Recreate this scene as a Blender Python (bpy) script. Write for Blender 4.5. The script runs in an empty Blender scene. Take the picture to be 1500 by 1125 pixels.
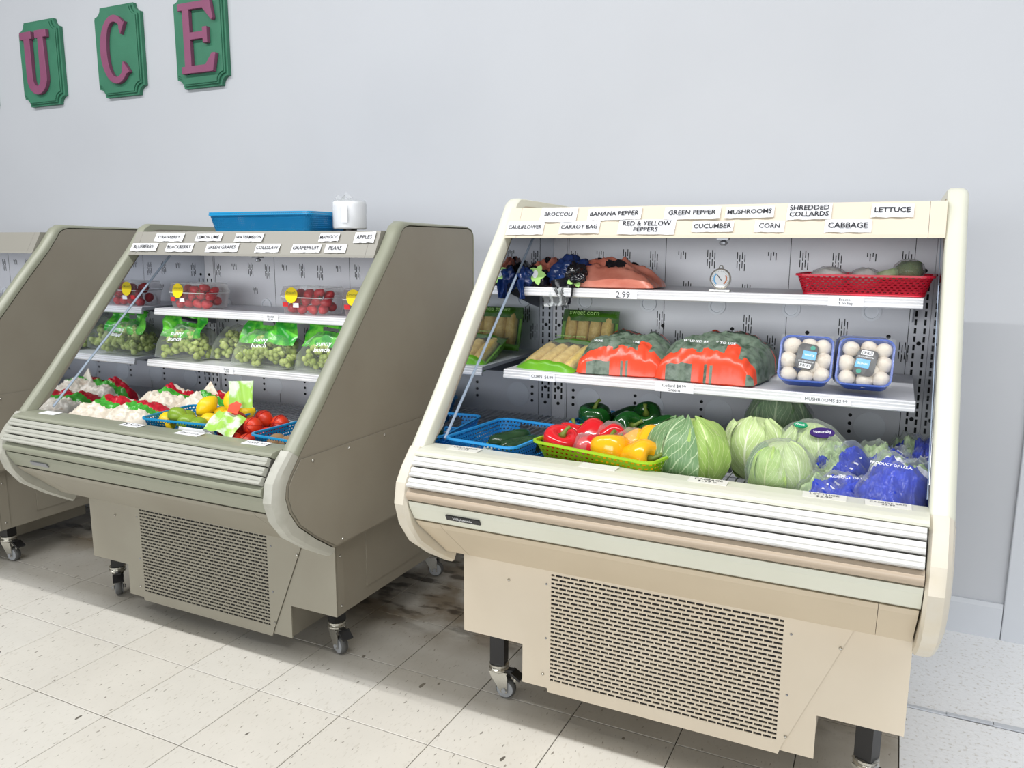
import bpy, bmesh, math, random
from math import pi, sin, cos, radians as rad
from mathutils import Vector, Matrix, noise
random.seed(7)
SC = bpy.context.scene
COL = SC.collection

# ------------------------------------------------------------ camera, world, lights, exposure
cam_d = bpy.data.cameras.new('camera'); cam = bpy.data.objects.new('camera', cam_d); COL.objects.link(cam)
cam_d.sensor_width = 36.0; cam_d.sensor_fit = 'HORIZONTAL'; cam_d.lens = 1160.6 / 1500 * 36
cam_d.clip_start = 0.05; cam_d.clip_end = 60
_r = Vector((0.89950752, 0.43687452, 0.00518467)); _d = Vector((0.07950517, -0.15200631, -0.98517664)); _f = Vector((-0.42961047, 0.886586, -0.1714646))
cam.matrix_world = Matrix(((_r.x, -_d.x, -_f.x, 0), (_r.y, -_d.y, -_f.y, 0), (_r.z, -_d.z, -_f.z, 1.35244), (0, 0, 0, 1)))
SC.camera = cam
world = bpy.data.worlds.new('world'); SC.world = world; world.use_nodes = True
bg = world.node_tree.nodes['Background']; bg.inputs[0].default_value = (0.93, 0.965, 1.0, 1); bg.inputs[1].default_value = 0.23
def area(name, loc, size, sizey, power, col=(1, 1, 1), rot=(0, 0, 0)):
    l = bpy.data.lights.new(name, 'AREA'); l.shape = 'RECTANGLE'; l.size = size; l.size_y = sizey; l.energy = power; l.color = col
    o = bpy.data.objects.new(name, l); COL.objects.link(o); o.location = loc; o.rotation_euler = rot
    return o
# ceiling fluorescent rows of the shop (long strips parallel to the back wall)
area('fluorescent_row', (-1.5, 0.40, 3.9), 9.0, 0.05, 222, (1, 0.995, 0.985), (rad(10), 0, 0))
# unseen front fill added far behind the camera to lift the case interiors
area('front_fill_light', (-1.0, -7.0, 1.9), 11.0, 2.8, 500, (0.95, 0.975, 1.0), (rad(90), 0, 0))
SC.view_settings.view_transform = 'Standard'; SC.view_settings.look = 'None'; SC.view_settings.gamma = 1
SC.view_settings.use_curve_mapping = False; SC.view_settings.exposure = 0.0

# ------------------------------------------------------------ materials
def lin(c):
    out = []
    for v in c:
        v /= 255.0
        out.append(v / 12.92 if v <= 0.04045 else ((v + 0.055) / 1.055) ** 2.4)
    return tuple(out) + (1.0,)
def mat(name, col, rough=0.5, metal=0.0, bump=0.0, bscale=60, col2=None, vscale=6, vmix=(0.35, 0.7), coat=0, trans=0, world=False, detail=4, spec=0.5, stretch=None):
    m = bpy.data.materials.new(name); m.use_nodes = True
    nt = m.node_tree; b = nt.nodes['Principled BSDF']; N = nt.nodes.new; L = nt.links.new
    b.inputs['Base Color'].default_value = lin(col); b.inputs['Roughness'].default_value = rough; b.inputs['Metallic'].default_value = metal
    b.inputs['Coat Weight'].default_value = coat; b.inputs['Transmission Weight'].default_value = trans
    b.inputs['Specular IOR Level'].default_value = spec
    if world:
        g = N('ShaderNodeNewGeometry'); src = g.outputs['Position']
    else:
        g = N('ShaderNodeTexCoord'); src = g.outputs['Object']
    if stretch:
        mp = N('ShaderNodeMapping'); mp.inputs['Scale'].default_value = stretch; L(src, mp.inputs['Vector']); src = mp.outputs[0]
    if col2:
        n = N('ShaderNodeTexNoise'); n.inputs['Scale'].default_value = vscale; n.inputs['Detail'].default_value = detail; L(src, n.inputs['Vector'])
        r = N('ShaderNodeMapRange'); r.inputs['From Min'].default_value = vmix[0]; r.inputs['From Max'].default_value = vmix[1]; L(n.outputs['Fac'], r.inputs['Value'])
        mx = N('ShaderNodeMix'); mx.data_type = 'RGBA'; mx.inputs['A'].default_value = lin(col); mx.inputs['B'].default_value = lin(col2)
        L(r.outputs[0], mx.inputs['Factor']); L(mx.outputs['Result'], b.inputs['Base Color'])
    if bump:
        n2 = N('ShaderNodeTexNoise'); n2.inputs['Scale'].default_value = bscale; n2.inputs['Detail'].default_value = 3; L(src, n2.inputs['Vector'])
        bp = N('ShaderNodeBump'); bp.inputs['Strength'].default_value = bump; bp.inputs['Distance'].default_value = 0.002
        L(n2.outputs['Fac'], bp.inputs['Height']); L(bp.outputs[0], b.inputs['Normal'])
    return m
def film(name, tint=(255, 255, 255), clear=0.8, rough=0.12, bump=0.6, bscale=25, body=(235, 240, 240)):
    m = bpy.data.materials.new(name); m.use_nodes = True
    nt = m.node_tree; N = nt.nodes.new; L = nt.links.new
    for n in list(nt.nodes): nt.nodes.remove(n)
    out = N('ShaderNodeOutputMaterial'); t = N('ShaderNodeBsdfTransparent'); t.inputs[0].default_value = lin(tint)
    p = N('ShaderNodeBsdfPrincipled'); p.inputs['Base Color'].default_value = lin(body); p.inputs['Roughness'].default_value = rough; p.inputs['Specular IOR Level'].default_value = 0.8
    tc = N('ShaderNodeTexCoord'); n = N('ShaderNodeTexNoise'); n.inputs['Scale'].default_value = bscale; n.inputs['Detail'].default_value = 4
    L(tc.outputs['Object'], n.inputs['Vector'])
    bp = N('ShaderNodeBump'); bp.inputs['Strength'].default_value = bump; bp.inputs['Distance'].default_value = 0.01; L(n.outputs['Fac'], bp.inputs['Height']); L(bp.outputs[0], p.inputs['Normal'])
    lw = N('ShaderNodeLayerWeight'); lw.inputs['Blend'].default_value = 0.35; L(bp.outputs[0], lw.inputs['Normal'])
    mr = N('ShaderNodeMapRange'); mr.inputs['From Min'].default_value = 0; mr.inputs['From Max'].default_value = 1; mr.inputs['To Min'].default_value = 1 - clear; mr.inputs['To Max'].default_value = min(1, 1.30 - clear * .85)
    L(lw.outputs['Fresnel'], mr.inputs['Value'])
    mx = N('ShaderNodeMixShader'); L(mr.outputs[0], mx.inputs[0]); L(t.outputs[0], mx.inputs[1]); L(p.outputs[0], mx.inputs[2]); L(mx.outputs[0], out.inputs[0])
    return m

M = {}
M['wall'] = mat('wall_paint', (193, 196, 201), 0.55, bump=0.10, bscale=45, col2=(189, 192, 197), vscale=1.5, world=True)
M['trim'] = mat('trim_paint', (204, 208, 214), 0.45, bump=0.05)
M['subfloor'] = mat('floor_joint', (72, 66, 58), 0.9)
M['taupe'] = mat('taupe_steel', (150, 144, 130), 0.42, bump=0.06, bscale=300, col2=(145, 138, 124), vscale=5, world=True)
M['taupe_light'] = mat('taupe_panel', (152, 147, 132), 0.42, col2=(147, 141, 126), vscale=5, world=True)
M['taupe_top'] = mat('taupe_canopy', (146, 143, 134), 0.42)
M['sage'] = mat('sage_plastic', (152, 154, 136), 0.35, col2=(145, 147, 129), vscale=4, world=True)
M['sage_low'] = mat('grey_plastic_corner', (184, 183, 172), 0.4, col2=(166, 165, 153), vscale=14, vmix=(.5, .75), world=True)
M['slat_grey'] = mat('pale_grey_slat', (184, 184, 174), 0.3)
M['tape'] = mat('ledge_label', (226, 225, 216), 0.5)
M['groove'] = mat('slat_groove', (88, 86, 80), 0.6)
M['beige'] = mat('beige_steel', (216, 204, 184), 0.42, col2=(211, 198, 177), vscale=4, world=True)
M['beige_dark'] = mat('beige_lower_panel', (208, 193, 168), 0.42, col2=(203, 188, 163), vscale=4, world=True)
M['cream'] = mat('cream_plastic', (222, 222, 206), 0.35, col2=(217, 217, 200), vscale=5, world=True)
M['cream_low'] = mat('cream_plastic_corner', (218, 210, 193), 0.4, col2=(215, 204, 181), vscale=12, vmix=(.5, .75), world=True)
M['slat_white'] = mat('white_slat', (222, 221, 217), 0.3)
M['tube_tan'] = mat('tan_bumper_tube', (187, 170, 149), 0.35)
M['black'] = mat('black_gap', (16, 15, 15), 0.6)
M['blackp'] = mat('black_plastic', (28, 28, 30), 0.35)
M['hole'] = mat('slot_dark', (22, 22, 24), 0.8)
M['liner'] = mat('liner_grey', (228, 229, 233), 0.35, col2=(221, 222, 227), vscale=6, world=True)
M['liner_disc'] = mat('liner_disc', (232, 235, 240), 0.4)
M['shelf'] = mat('shelf_white', (214, 215, 220), 0.35)
M['rail'] = mat('price_rail_white', (232, 232, 234), 0.25)
M['wire'] = mat('wire_rack_grey', (216, 218, 222), 0.35)
M['pan'] = mat('tub_floor', (196, 198, 203), 0.5)
M['chrome'] = mat('zinc_steel', (200, 198, 190), 0.25, metal=0.9)
M['steel'] = mat('dull_steel', (150, 152, 158), 0.4, metal=0.6)
M['rodm'] = mat('glass_edge_steel', (172, 188, 206), 0.4, metal=0.0)
M['mirror'] = mat('polished_end_liner', (204, 208, 214), 0.035, metal=1.0)
M['tyre'] = mat('grey_rubber', (88, 88, 86), 0.6)
M['hub'] = mat('grey_hub', (150, 152, 154), 0.4)
M['paper'] = mat('white_paper', (246, 247, 250), 0.6)
M['ink'] = mat('black_ink', (40, 40, 46), 0.7)
M['penink'] = mat('pen_ink', (75, 75, 85), 0.7)
M['green_board'] = mat('green_painted_wood', (56, 122, 94), 0.6, bump=0.2, bscale=120, col2=(50, 112, 86), vscale=8, world=True)
M['plum'] = mat('plum_painted_wood', (138, 76, 108), 0.55, col2=(132, 70, 102), vscale=10, world=True)
M['blue_b'] = mat('blue_basket', (28, 150, 205), 0.35)
M['sky_b'] = mat('sky_blue_basket', (48, 158, 226), 0.35)
M['lime_b'] = mat('lime_basket', (160, 205, 30), 0.35)
M['red_b'] = mat('red_basket', (236, 34, 64), 0.35)
M['film'] = film('clear_film', clear=0.95)
M['film_w'] = film('clear_wrap', clear=0.90, bump=1.0, bscale=26)
M['shell'] = film('clear_rigid_plastic', clear=0.94, bump=0.05, rough=0.06)
M['strawb'] = mat('strawberry_skin', (196, 26, 40), 0.3, bump=0.5, bscale=260, col2=(214, 60, 56), vscale=30, vmix=(.5, .72))
M['calyx'] = mat('calyx_green', (86, 110, 48), 0.6)
M['grape'] = mat('grape_skin', (196, 208, 124), 0.22, col2=(160, 178, 86), vscale=30)
M['yellow_l'] = mat('yellow_sticker', (250, 222, 20), 0.4)
M['red_l'] = mat('red_sticker', (216, 50, 54), 0.4)
M['bag_green'] = mat('green_printed_film', (44, 158, 50), 0.2, bump=0.5, bscale=30, col2=(120, 220, 70), vscale=22, vmix=(.42, .62))
M['lemon'] = mat('lemon_skin', (246, 206, 20), 0.35, bump=0.3, bscale=300)
M['lime'] = mat('lime_skin', (120, 156, 36), 0.3, bump=0.25, bscale=300, col2=(158, 184, 60), vscale=18)
M['clem'] = mat('clementine_skin', (220, 62, 22), 0.35, bump=0.3, bscale=260, col2=(196, 40, 24), vscale=20)
M['mesh_red'] = mat('red_netting', (170, 22, 30), 0.5)
M['kiwi'] = mat('kiwi_skin', (142, 112, 78), 0.8, bump=0.4, bscale=200, col2=(170, 138, 100), vscale=14)
M['redp'] = mat('red_pepper_skin', (216, 26, 34), 0.15, coat=0.5)
M['yelp'] = mat('yellow_pepper_skin', (252, 188, 20), 0.18, coat=0.5, col2=(250, 170, 24), vscale=8)
M['grnp'] = mat('green_pepper_skin', (18, 66, 24), 0.12, coat=0.7, col2=(30, 88, 30), vscale=8)
M['stem'] = mat('pepper_stem', (112, 130, 48), 0.5)
M['cuke'] = mat('cucumber_skin', (26, 54, 32), 0.22, bump=0.3, bscale=90, col2=(48, 84, 46), vscale=12)
M['mush'] = mat('mushroom_skin', (224, 214, 200), 0.6, bump=.6, bscale=70, col2=(160, 134, 108), vscale=30, vmix=(.56, .74))
M['gill'] = mat('mushroom_gill', (150, 120, 96), 0.8)
M['blue_t'] = mat('blue_foam_tray', (44, 84, 176), 0.3)
M['navy_t'] = mat('navy_foam_tray', (26, 48, 104), 0.35)
M['label_k'] = mat('black_label', (26, 26, 30), 0.35)
M['label_b'] = mat('light_blue_label', (86, 170, 226), 0.35)
M['teal_l'] = mat('teal_mark', (30, 140, 120), 0.4)
M['corn_t'] = mat('green_corn_tray', (112, 178, 36), 0.35, col2=(92, 160, 30), vscale=9)
M['corn_d'] = mat('dark_green_print', (58, 104, 22), 0.3, col2=(70, 122, 26), vscale=7)
M['corn'] = mat('corn_kernels', (222, 196, 122), 0.4, bump=1.0, bscale=190, col2=(196, 166, 92), vscale=60)
M['collard'] = mat('shredded_greens', (112, 128, 112), 0.35, bump=0.9, bscale=70, col2=(64, 84, 66), vscale=42, vmix=(.46, .66), detail=8)
M['orange_p'] = mat('orange_red_print', (232, 78, 48), 0.25, bump=0.3, bscale=30)
M['carrot'] = mat('carrots_through_pink_film', (214, 138, 118), 0.3, bump=0.6, bscale=26, col2=(188, 104, 84), vscale=26, stretch=(.5, 1, 1))
M['blk_film'] = mat('black_printed_film', (20, 20, 26), 0.15, bump=0.6, bscale=40)
M['navy_film'] = mat('navy_printed_film', (24, 50, 104), 0.15, bump=0.6, bscale=40)
M['lime_pr'] = mat('lime_print', (176, 222, 130), 0.3)
M['roy_film'] = mat('royal_blue_film', (34, 66, 206), 0.16, bump=0.8, bscale=32, col2=(22, 50, 170), vscale=16)
M['celery'] = mat('celery_green', (150, 178, 122), 0.4, bump=0.5, bscale=40, col2=(196, 212, 170), vscale=16, stretch=(3, 1, 1))
M['slaw'] = mat('slaw_through_film', (236, 226, 210), 0.3, bump=0.8, bscale=60, col2=(214, 188, 160), vscale=38, vmix=(.55, .75), detail=8)
M['slaw_red'] = mat('red_print', (196, 30, 50), 0.25, bump=0.3)
M['slaw_grn'] = mat('green_print', (70, 168, 56), 0.25, bump=0.3)
M['cab_core'] = mat('cabbage_core', (198, 214, 158), 0.45)
M['brocc'] = mat('broccoli_green', (86, 108, 52), 0.7, bump=1.0, bscale=160, col2=(120, 140, 78), vscale=30)
M['caul'] = mat('cauliflower_white', (250, 249, 243), 0.5, bump=0.8, bscale=90)
M['purple_l'] = mat('purple_label', (58, 34, 106), 0.35)
M['green_l'] = mat('green_label', (26, 152, 104), 0.35)
M['dial'] = mat('dial_white', (226, 228, 230), 0.3)
M['orange_d'] = mat('dial_orange', (200, 110, 60), 0.4)
M['net_lab'] = mat('green_white_bag_label', (166, 214, 92), 0.25, bump=0.4, bscale=30, col2=(226, 238, 214), vscale=16, vmix=(.52, .6))
M['white_pl'] = mat('white_plastic', (236, 237, 240), 0.35)

def leaf_mat(name, c1, c2, vein):
    m = bpy.data.materials.new(name); m.use_nodes = True
    nt = m.node_tree; N = nt.nodes.new; L = nt.links.new; b = nt.nodes['Principled BSDF']; b.inputs['Roughness'].default_value = 0.42
    uv = N('ShaderNodeUVMap'); sx = N('ShaderNodeSeparateXYZ'); L(uv.outputs[0], sx.inputs[0])
    def mth(op, a, bb=None, v=None):
        n = N('ShaderNodeMath'); n.operation = op
        if hasattr(a, 'links'): L(a, n.inputs[0])
        else: n.inputs[0].default_value = a
        if bb is not None:
            if hasattr(bb, 'links'): L(bb, n.inputs[1])
            else: n.inputs[1].default_value = bb
        return n.outputs[0]
    tc = N('ShaderNodeTexCoord'); nz = N('ShaderNodeTexNoise'); nz.inputs['Scale'].default_value = 22; nz.inputs['Detail'].default_value = 5; L(tc.outputs['Object'], nz.inputs['Vector'])
    a = mth('ABSOLUTE', mth('SUBTRACT', sx.outputs[0], 0.5))
    wob = mth('MULTIPLY', nz.outputs['Fac'], 0.16)
    ph = mth('ADD', mth('SUBTRACT', sx.outputs[1], mth('MULTIPLY', a, 0.9)), wob)
    side = mth('ABSOLUTE', mth('SINE', mth('MULTIPLY', ph, 27.0)))
    v1 = mth('LESS_THAN', side, 0.17)
    mid = mth('LESS_THAN', a, 0.022)
    fine = mth('LESS_THAN', mth('ABSOLUTE', mth('SINE', mth('MULTIPLY', mth('ADD', a, wob), 60.0))), 0.22)
    tot = mth('MAXIMUM', mth('MAXIMUM', mth('MULTIPLY', v1, 0.75), mid), mth('MULTIPLY', fine, 0.35))
    mx = N('ShaderNodeMix'); mx.data_type = 'RGBA'; mx.inputs['A'].default_value = lin(c1); mx.inputs['B'].default_value = lin(c2); L(nz.outputs['Fac'], mx.inputs['Factor'])
    mx2 = N('ShaderNodeMix'); mx2.data_type = 'RGBA'; L(mx.outputs['Result'], mx2.inputs['A']); mx2.inputs['B'].default_value = lin(vein); L(tot, mx2.inputs['Factor'])
    L(mx2.outputs['Result'], b.inputs['Base Color'])
    bp = N('ShaderNodeBump'); bp.inputs['Strength'].default_value = 0.5; bp.inputs['Distance'].default_value = 0.003; L(tot, bp.inputs['Height']); L(bp.outputs[0], b.inputs['Normal'])
    return m
M['leaf_d'] = leaf_mat('cabbage_outer_leaf', (92, 130, 88), (122, 156, 102), (190, 208, 166))
M['leaf_m'] = leaf_mat('cabbage_leaf', (148, 184, 84), (170, 200, 110), (208, 222, 156))
M['leaf_l'] = leaf_mat('cabbage_pale_leaf', (172, 198, 122), (198, 216, 154), (230, 237, 204))

def floor_mat(name, base, base2, dirt_shade=True):
    m = bpy.data.materials.new(name); m.use_nodes = True
    nt = m.node_tree; N = nt.nodes.new; L = nt.links.new; b = nt.nodes['Principled BSDF']; b.inputs['Roughness'].default_value = 0.38
    g = N('ShaderNodeNewGeometry'); P = g.outputs['Position']
    def noise_(scale, detail=4, st=(1, 1, 1), rotz=0.0):
        mp = N('ShaderNodeMapping'); mp.inputs['Scale'].default_value = st; mp.inputs['Rotation'].default_value = (0, 0, rotz); L(P, mp.inputs['Vector'])
        n = N('ShaderNodeTexNoise'); n.inputs['Scale'].default_value = scale; n.inputs['Detail'].default_value = detail; L(mp.outputs[0], n.inputs['Vector']); return n.outputs['Fac']
    def rng(x, a, b_, c=0, d=1):
        r = N('ShaderNodeMapRange'); r.inputs['From Min'].default_value = a; r.inputs['From Max'].default_value = b_; r.inputs['To Min'].default_value = c; r.inputs['To Max'].default_value = d; L(x, r.inputs['Value']); return r.outputs[0]
    def mul(a, c):
        n = N('ShaderNodeMath'); n.operation = 'MULTIPLY'; L(a, n.inputs[0])
        if hasattr(c, 'links'): L(c, n.inputs[1])
        else: n.inputs[1].default_value = c
        return n.outputs[0]
    def mixc(f, A, B):
        x = N('ShaderNodeMix'); x.data_type = 'RGBA'; L(f, x.inputs['Factor'])
        if hasattr(A, 'links'): L(A, x.inputs['A'])
        else: x.inputs['A'].default_value = lin(A)
        if hasattr(B, 'links'): L(B, x.inputs['B'])
        else: x.inputs['B'].default_value = lin(B)
        return x.outputs['Result']
    c = mixc(rng(noise_(5), .35, .65), base, base2)
    oi = N('ShaderNodeObjectInfo'); c = mixc(mul(oi.outputs['Random'], 0.35), c, (218, 212, 200))
    c = mixc(mul(rng(noise_(120, 2, (1, .35, 1), .5), .60, .68), .6), c, (204, 199, 188))
    c = mixc(mul(rng(noise_(95, 1, (1, .35, 1), -.6), .715, .73), .75), c, (120, 112, 100)); c = mixc(mul(rng(noise_(26, 1, (1, .5, 1), .9), .765, .775), .9), c, (84, 78, 68))
    if dirt_shade:
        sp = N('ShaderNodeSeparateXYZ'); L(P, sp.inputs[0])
        # shade under the cases painted in with grimy wear, and rust/wet stains behind them
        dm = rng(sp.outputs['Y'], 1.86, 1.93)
        grime_shade = mul(dm, rng(noise_(3.2, 6), .30, .70, .32, .60))
        c = mixc(grime_shade, c, (140, 132, 116))
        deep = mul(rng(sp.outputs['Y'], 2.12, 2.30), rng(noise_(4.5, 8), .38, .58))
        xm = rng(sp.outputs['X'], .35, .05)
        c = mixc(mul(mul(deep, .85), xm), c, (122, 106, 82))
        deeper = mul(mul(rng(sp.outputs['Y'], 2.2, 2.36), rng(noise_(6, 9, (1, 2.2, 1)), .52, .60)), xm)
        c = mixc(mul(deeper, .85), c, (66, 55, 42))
    L(c, b.inputs['Base Color'])
    bp = N('ShaderNodeBump'); bp.inputs['Strength'].default_value = 0.12; bp.inputs['Distance'].default_value = 0.002; L(noise_(60), bp.inputs['Height']); L(bp.outputs[0], b.inputs['Normal'])
    return m
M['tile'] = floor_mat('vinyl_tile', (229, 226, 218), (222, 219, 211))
M['white_floor'] = mat('white_textured_floor', (247, 248, 249), 0.5, bump=.8, bscale=75, col2=(214, 211, 205), vscale=85, vmix=(.56, .72), world=True)

# ------------------------------------------------------------ geometry helpers
ORG = {}
class MB:
    def __init__(s): s.v = []; s.f = []; s.m = []; s.uv = None
    def add(s, vs, fs, mi=0):
        n = len(s.v); s.v += [tuple(v) for v in vs]; s.f += [tuple(i + n for i in f) for f in fs]; s.m += [mi] * len(fs); return s
    def box(s, x0, x1, y0, y1, z0, z1, mi=0):
        vs = [(x, y, z) for z in (z0, z1) for y in (y0, y1) for x in (x0, x1)]
        return s.add(vs, [(0, 2, 3, 1), (4, 5, 7, 6), (0, 1, 5, 4), (2, 6, 7, 3), (0, 4, 6, 2), (1, 3, 7, 5)], mi)
    def obox(s, mx, hx, hy, hz, mi=0):
        vs = [mx @ Vector((x, y, z)) for z in (-hz, hz) for y in (-hy, hy) for x in (-hx, hx)]
        return s.add(vs, [(0, 2, 3, 1), (4, 5, 7, 6), (0, 1, 5, 4), (2, 6, 7, 3), (0, 4, 6, 2), (1, 3, 7, 5)], mi)
    def prism_x(s, prof, x0, x1, mi=0):      # prof: closed list of (y,z)
        n = len(prof); vs = [(x0, y, z) for y, z in prof] + [(x1, y, z) for y, z in prof]
        fs = [(i, (i + 1) % n, (i + 1) % n + n, i + n) for i in range(n)] + [tuple(range(n - 1, -1, -1)), tuple(range(n, 2 * n))]
        return s.add(vs, fs, mi)
    def prism_y(s, prof, y0, y1, mi=0):      # prof: closed list of (x,z)
        n = len(prof); vs = [(x, y0, z) for x, z in prof] + [(x, y1, z) for x, z in prof]
        fs = [(i, i + n, (i + 1) % n + n, (i + 1) % n) for i in range(n)] + [tuple(range(n)), tuple(range(2 * n - 1, n - 1, -1))]
        return s.add(vs, fs, mi)
    def prism(s, prof, mx, h, mi=0):         # prof (x,y) extruded along local z 0..h under matrix
        n = len(prof); vs = [mx @ Vector((x, y, 0)) for x, y in prof] + [mx @ Vector((x, y, h)) for x, y in prof]
        fs = [(i, (i + 1) % n, (i + 1) % n + n, i + n) for i in range(n)] + [tuple(range(n - 1, -1, -1)), tuple(range(n, 2 * n))]
        return s.add(vs, fs, mi)
    def tube(s, pts, r, n=8, mi=0, caps=True):
        pts = [Vector(p) for p in pts]; rr = r if isinstance(r, (list, tuple)) else [r] * len(pts)
        vs = []; up = None
        for i, p in enumerate(pts):
            d = (pts[min(i + 1, len(pts) - 1)] - pts[max(i - 1, 0)]).normalized()
            if up is None: up = Vector((0, 0, 1)) if abs(d.z) < .9 else Vector((1, 0, 0))
            a = d.cross(up).normalized(); up = a.cross(d).normalized()
            for k in range(n):
                t = 2 * pi * k / n; vs.append(p + (a * cos(t) + up * sin(t)) * rr[i])
        fs = [(i * n + k, i * n + (k + 1) % n, (i + 1) * n + (k + 1) % n, (i + 1) * n + k) for i in range(len(pts) - 1) for k in range(n)]
        if caps: fs += [tuple(range(n - 1, -1, -1)), tuple(range((len(pts) - 1) * n, len(pts) * n))]
        return s.add(vs, fs, mi)
    def lathe(s, prof, mx=Matrix(), n=20, mi=0, lobes=0, lamp=0.0):   # prof: (r,z) from bottom to top
        vs = []
        for r, z in prof:
            for k in range(n):
                t = 2 * pi * k / n; q = r * (1 + (lamp * cos(lobes * t) if lobes else 0)); vs.append(mx @ Vector((q * cos(t), q * sin(t), z)))
        m_ = len(prof); fs = [(i * n + k, i * n + (k + 1) % n, (i + 1) * n + (k + 1) % n, (i + 1) * n + k) for i in range(m_ - 1) for k in range(n)]
        fs += [tuple(range(n - 1, -1, -1)), tuple(range((m_ - 1) * n, m_ * n))]
        return s.add(vs, fs, mi)
    def ball(s, c, r, mx=None, nu=12, nv=8, mi=0, nz=0.0, seed=0, sc=(1, 1, 1)):
        vs = []; c = Vector(c); R_ = mx or Matrix()
        for j in range(1, nv):
            ph = pi * j / nv
            for i in range(nu):
                t = 2 * pi * i / nu; d = Vector((sin(ph) * cos(t), sin(ph) * sin(t), cos(ph)))
                q = r * (1 + (nz * noise.noise(d * 2.2 + Vector((seed, seed * .7, 0))) if nz else 0)); vs.append(c + R_ @ Vector((d.x * sc[0], d.y * sc[1], d.z * sc[2])) * q)
        vs.append(c + R_ @ Vector((0, 0, r * sc[2]))); vs.append(c - R_ @ Vector((0, 0, r * sc[2]))); T = len(vs) - 2; B = T + 1
        fs = [(j * nu + i, (j + 1) * nu + i, (j + 1) * nu + (i + 1) % nu, j * nu + (i + 1) % nu) for j in range(nv - 2) for i in range(nu)]
        fs += [(T, i, (i + 1) % nu) for i in range(nu)] + [(B, (nv - 2) * nu + (i + 1) % nu, (nv - 2) * nu + i) for i in range(nu)]
        return s.add(vs, fs, mi)
    def build(s, name, mats, parent=None, loc=None, smooth=False, angle=None):
        me = bpy.data.meshes.new(name)
        if parent is not None: org = ORG[parent.name]
        else: org = Vector(loc) if loc is not None else Vector((0, 0, 0))
        me.from_pydata([(x - org.x, y - org.y, z - org.z) for x, y, z in s.v], [], s.f)
        if not isinstance(mats, (list, tuple)): mats = [mats]
        for k in mats: me.materials.append(M[k] if isinstance(k, str) else k)
        me.polygons.foreach_set('material_index', s.m)
        if s.uv:
            ul = me.uv_layers.new(name='UVMap')
            for lp in me.loops: ul.data[lp.index].uv = s.uv[lp.vertex_index]
        if smooth: me.polygons.foreach_set('use_smooth', [True] * len(me.polygons))
        me.update(); me.validate()
        if smooth and angle: me.set_sharp_from_angle(angle=rad(angle))
        o = bpy.data.objects.new(name, me); COL.objects.link(o)
        if parent is not None: o.parent = parent; ORG[o.name] = org
        else: o.location = org; ORG[o.name] = org
        return o
def tag(o, label=None, cat=None, group=None, kind=None):
    if label: o['label'] = label
    if cat: o['category'] = cat
    if group: o['group'] = group
    if kind: o['kind'] = kind
    return o
def thing(name, label, cat, loc, group=None):
    o = bpy.data.objects.new(name, None); COL.objects.link(o); o.empty_display_size = .05; o.location = loc; ORG[o.name] = Vector(loc)
    return tag(o, label, cat, group)
def bevel(o, w, seg=2):
    b = o.modifiers.new('bevel', 'BEVEL'); b.width = w; b.segments = seg; b.limit_method = 'ANGLE'; b.angle_limit = rad(40); return o
_txt = {}
def text_geo(s, bold=0.0):
    k = (s, bold)
    if k not in _txt:
        c = bpy.data.curves.new('t', 'FONT'); c.body = s; c.size = 1; c.align_x = 'CENTER'; c.align_y = 'CENTER'; c.offset = bold; c.resolution_u = 2; c.space_line = .95
        o = bpy.data.objects.new('t', c); COL.objects.link(o)
        dg = bpy.context.evaluated_depsgraph_get(); me = bpy.data.meshes.new_from_object(o.evaluated_get(dg))
        _txt[k] = ([v.co.copy() for v in me.vertices], [tuple(p.vertices) for p in me.polygons])
        COL.objects.unlink(o); bpy.data.objects.remove(o); bpy.data.curves.remove(c)
    return _txt[k]
def put_text(mb, s, w, h, mx, bold=0.0, mi=0):
    vs, fs = text_geo(s, bold)
    xs = [v.x for v in vs]; ys = [v.y for v in vs]; k = min(w / (max(xs) - min(xs)), h / (max(ys) - min(ys)))
    cx = (max(xs) + min(xs)) / 2; cy = (max(ys) + min(ys)) / 2
    mb.add([mx @ Vector(((v.x - cx) * k, (v.y - cy) * k, 0)) for v in vs], fs, mi)
def frame(o, ex, ey):            # matrix with local x=ex, local y=ey, z = ex x ey
    ex = Vector(ex).normalized(); ey = Vector(ey); ez = ex.cross(ey).normalized(); ey = ez.cross(ex).normalized(); o = Vector(o)
    return Matrix(((ex.x, ey.x, ez.x, o.x), (ex.y, ey.y, ez.y, o.y), (ex.z, ey.z, ez.z, o.z), (0, 0, 0, 1)))
def TR(x, y, z, rz=0, rx=0, ry=0): return Matrix.Translation((x, y, z)) @ Matrix.Rotation(rz, 4, 'Z') @ Matrix.Rotation(rx, 4, 'X') @ Matrix.Rotation(ry, 4, 'Y')

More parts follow.
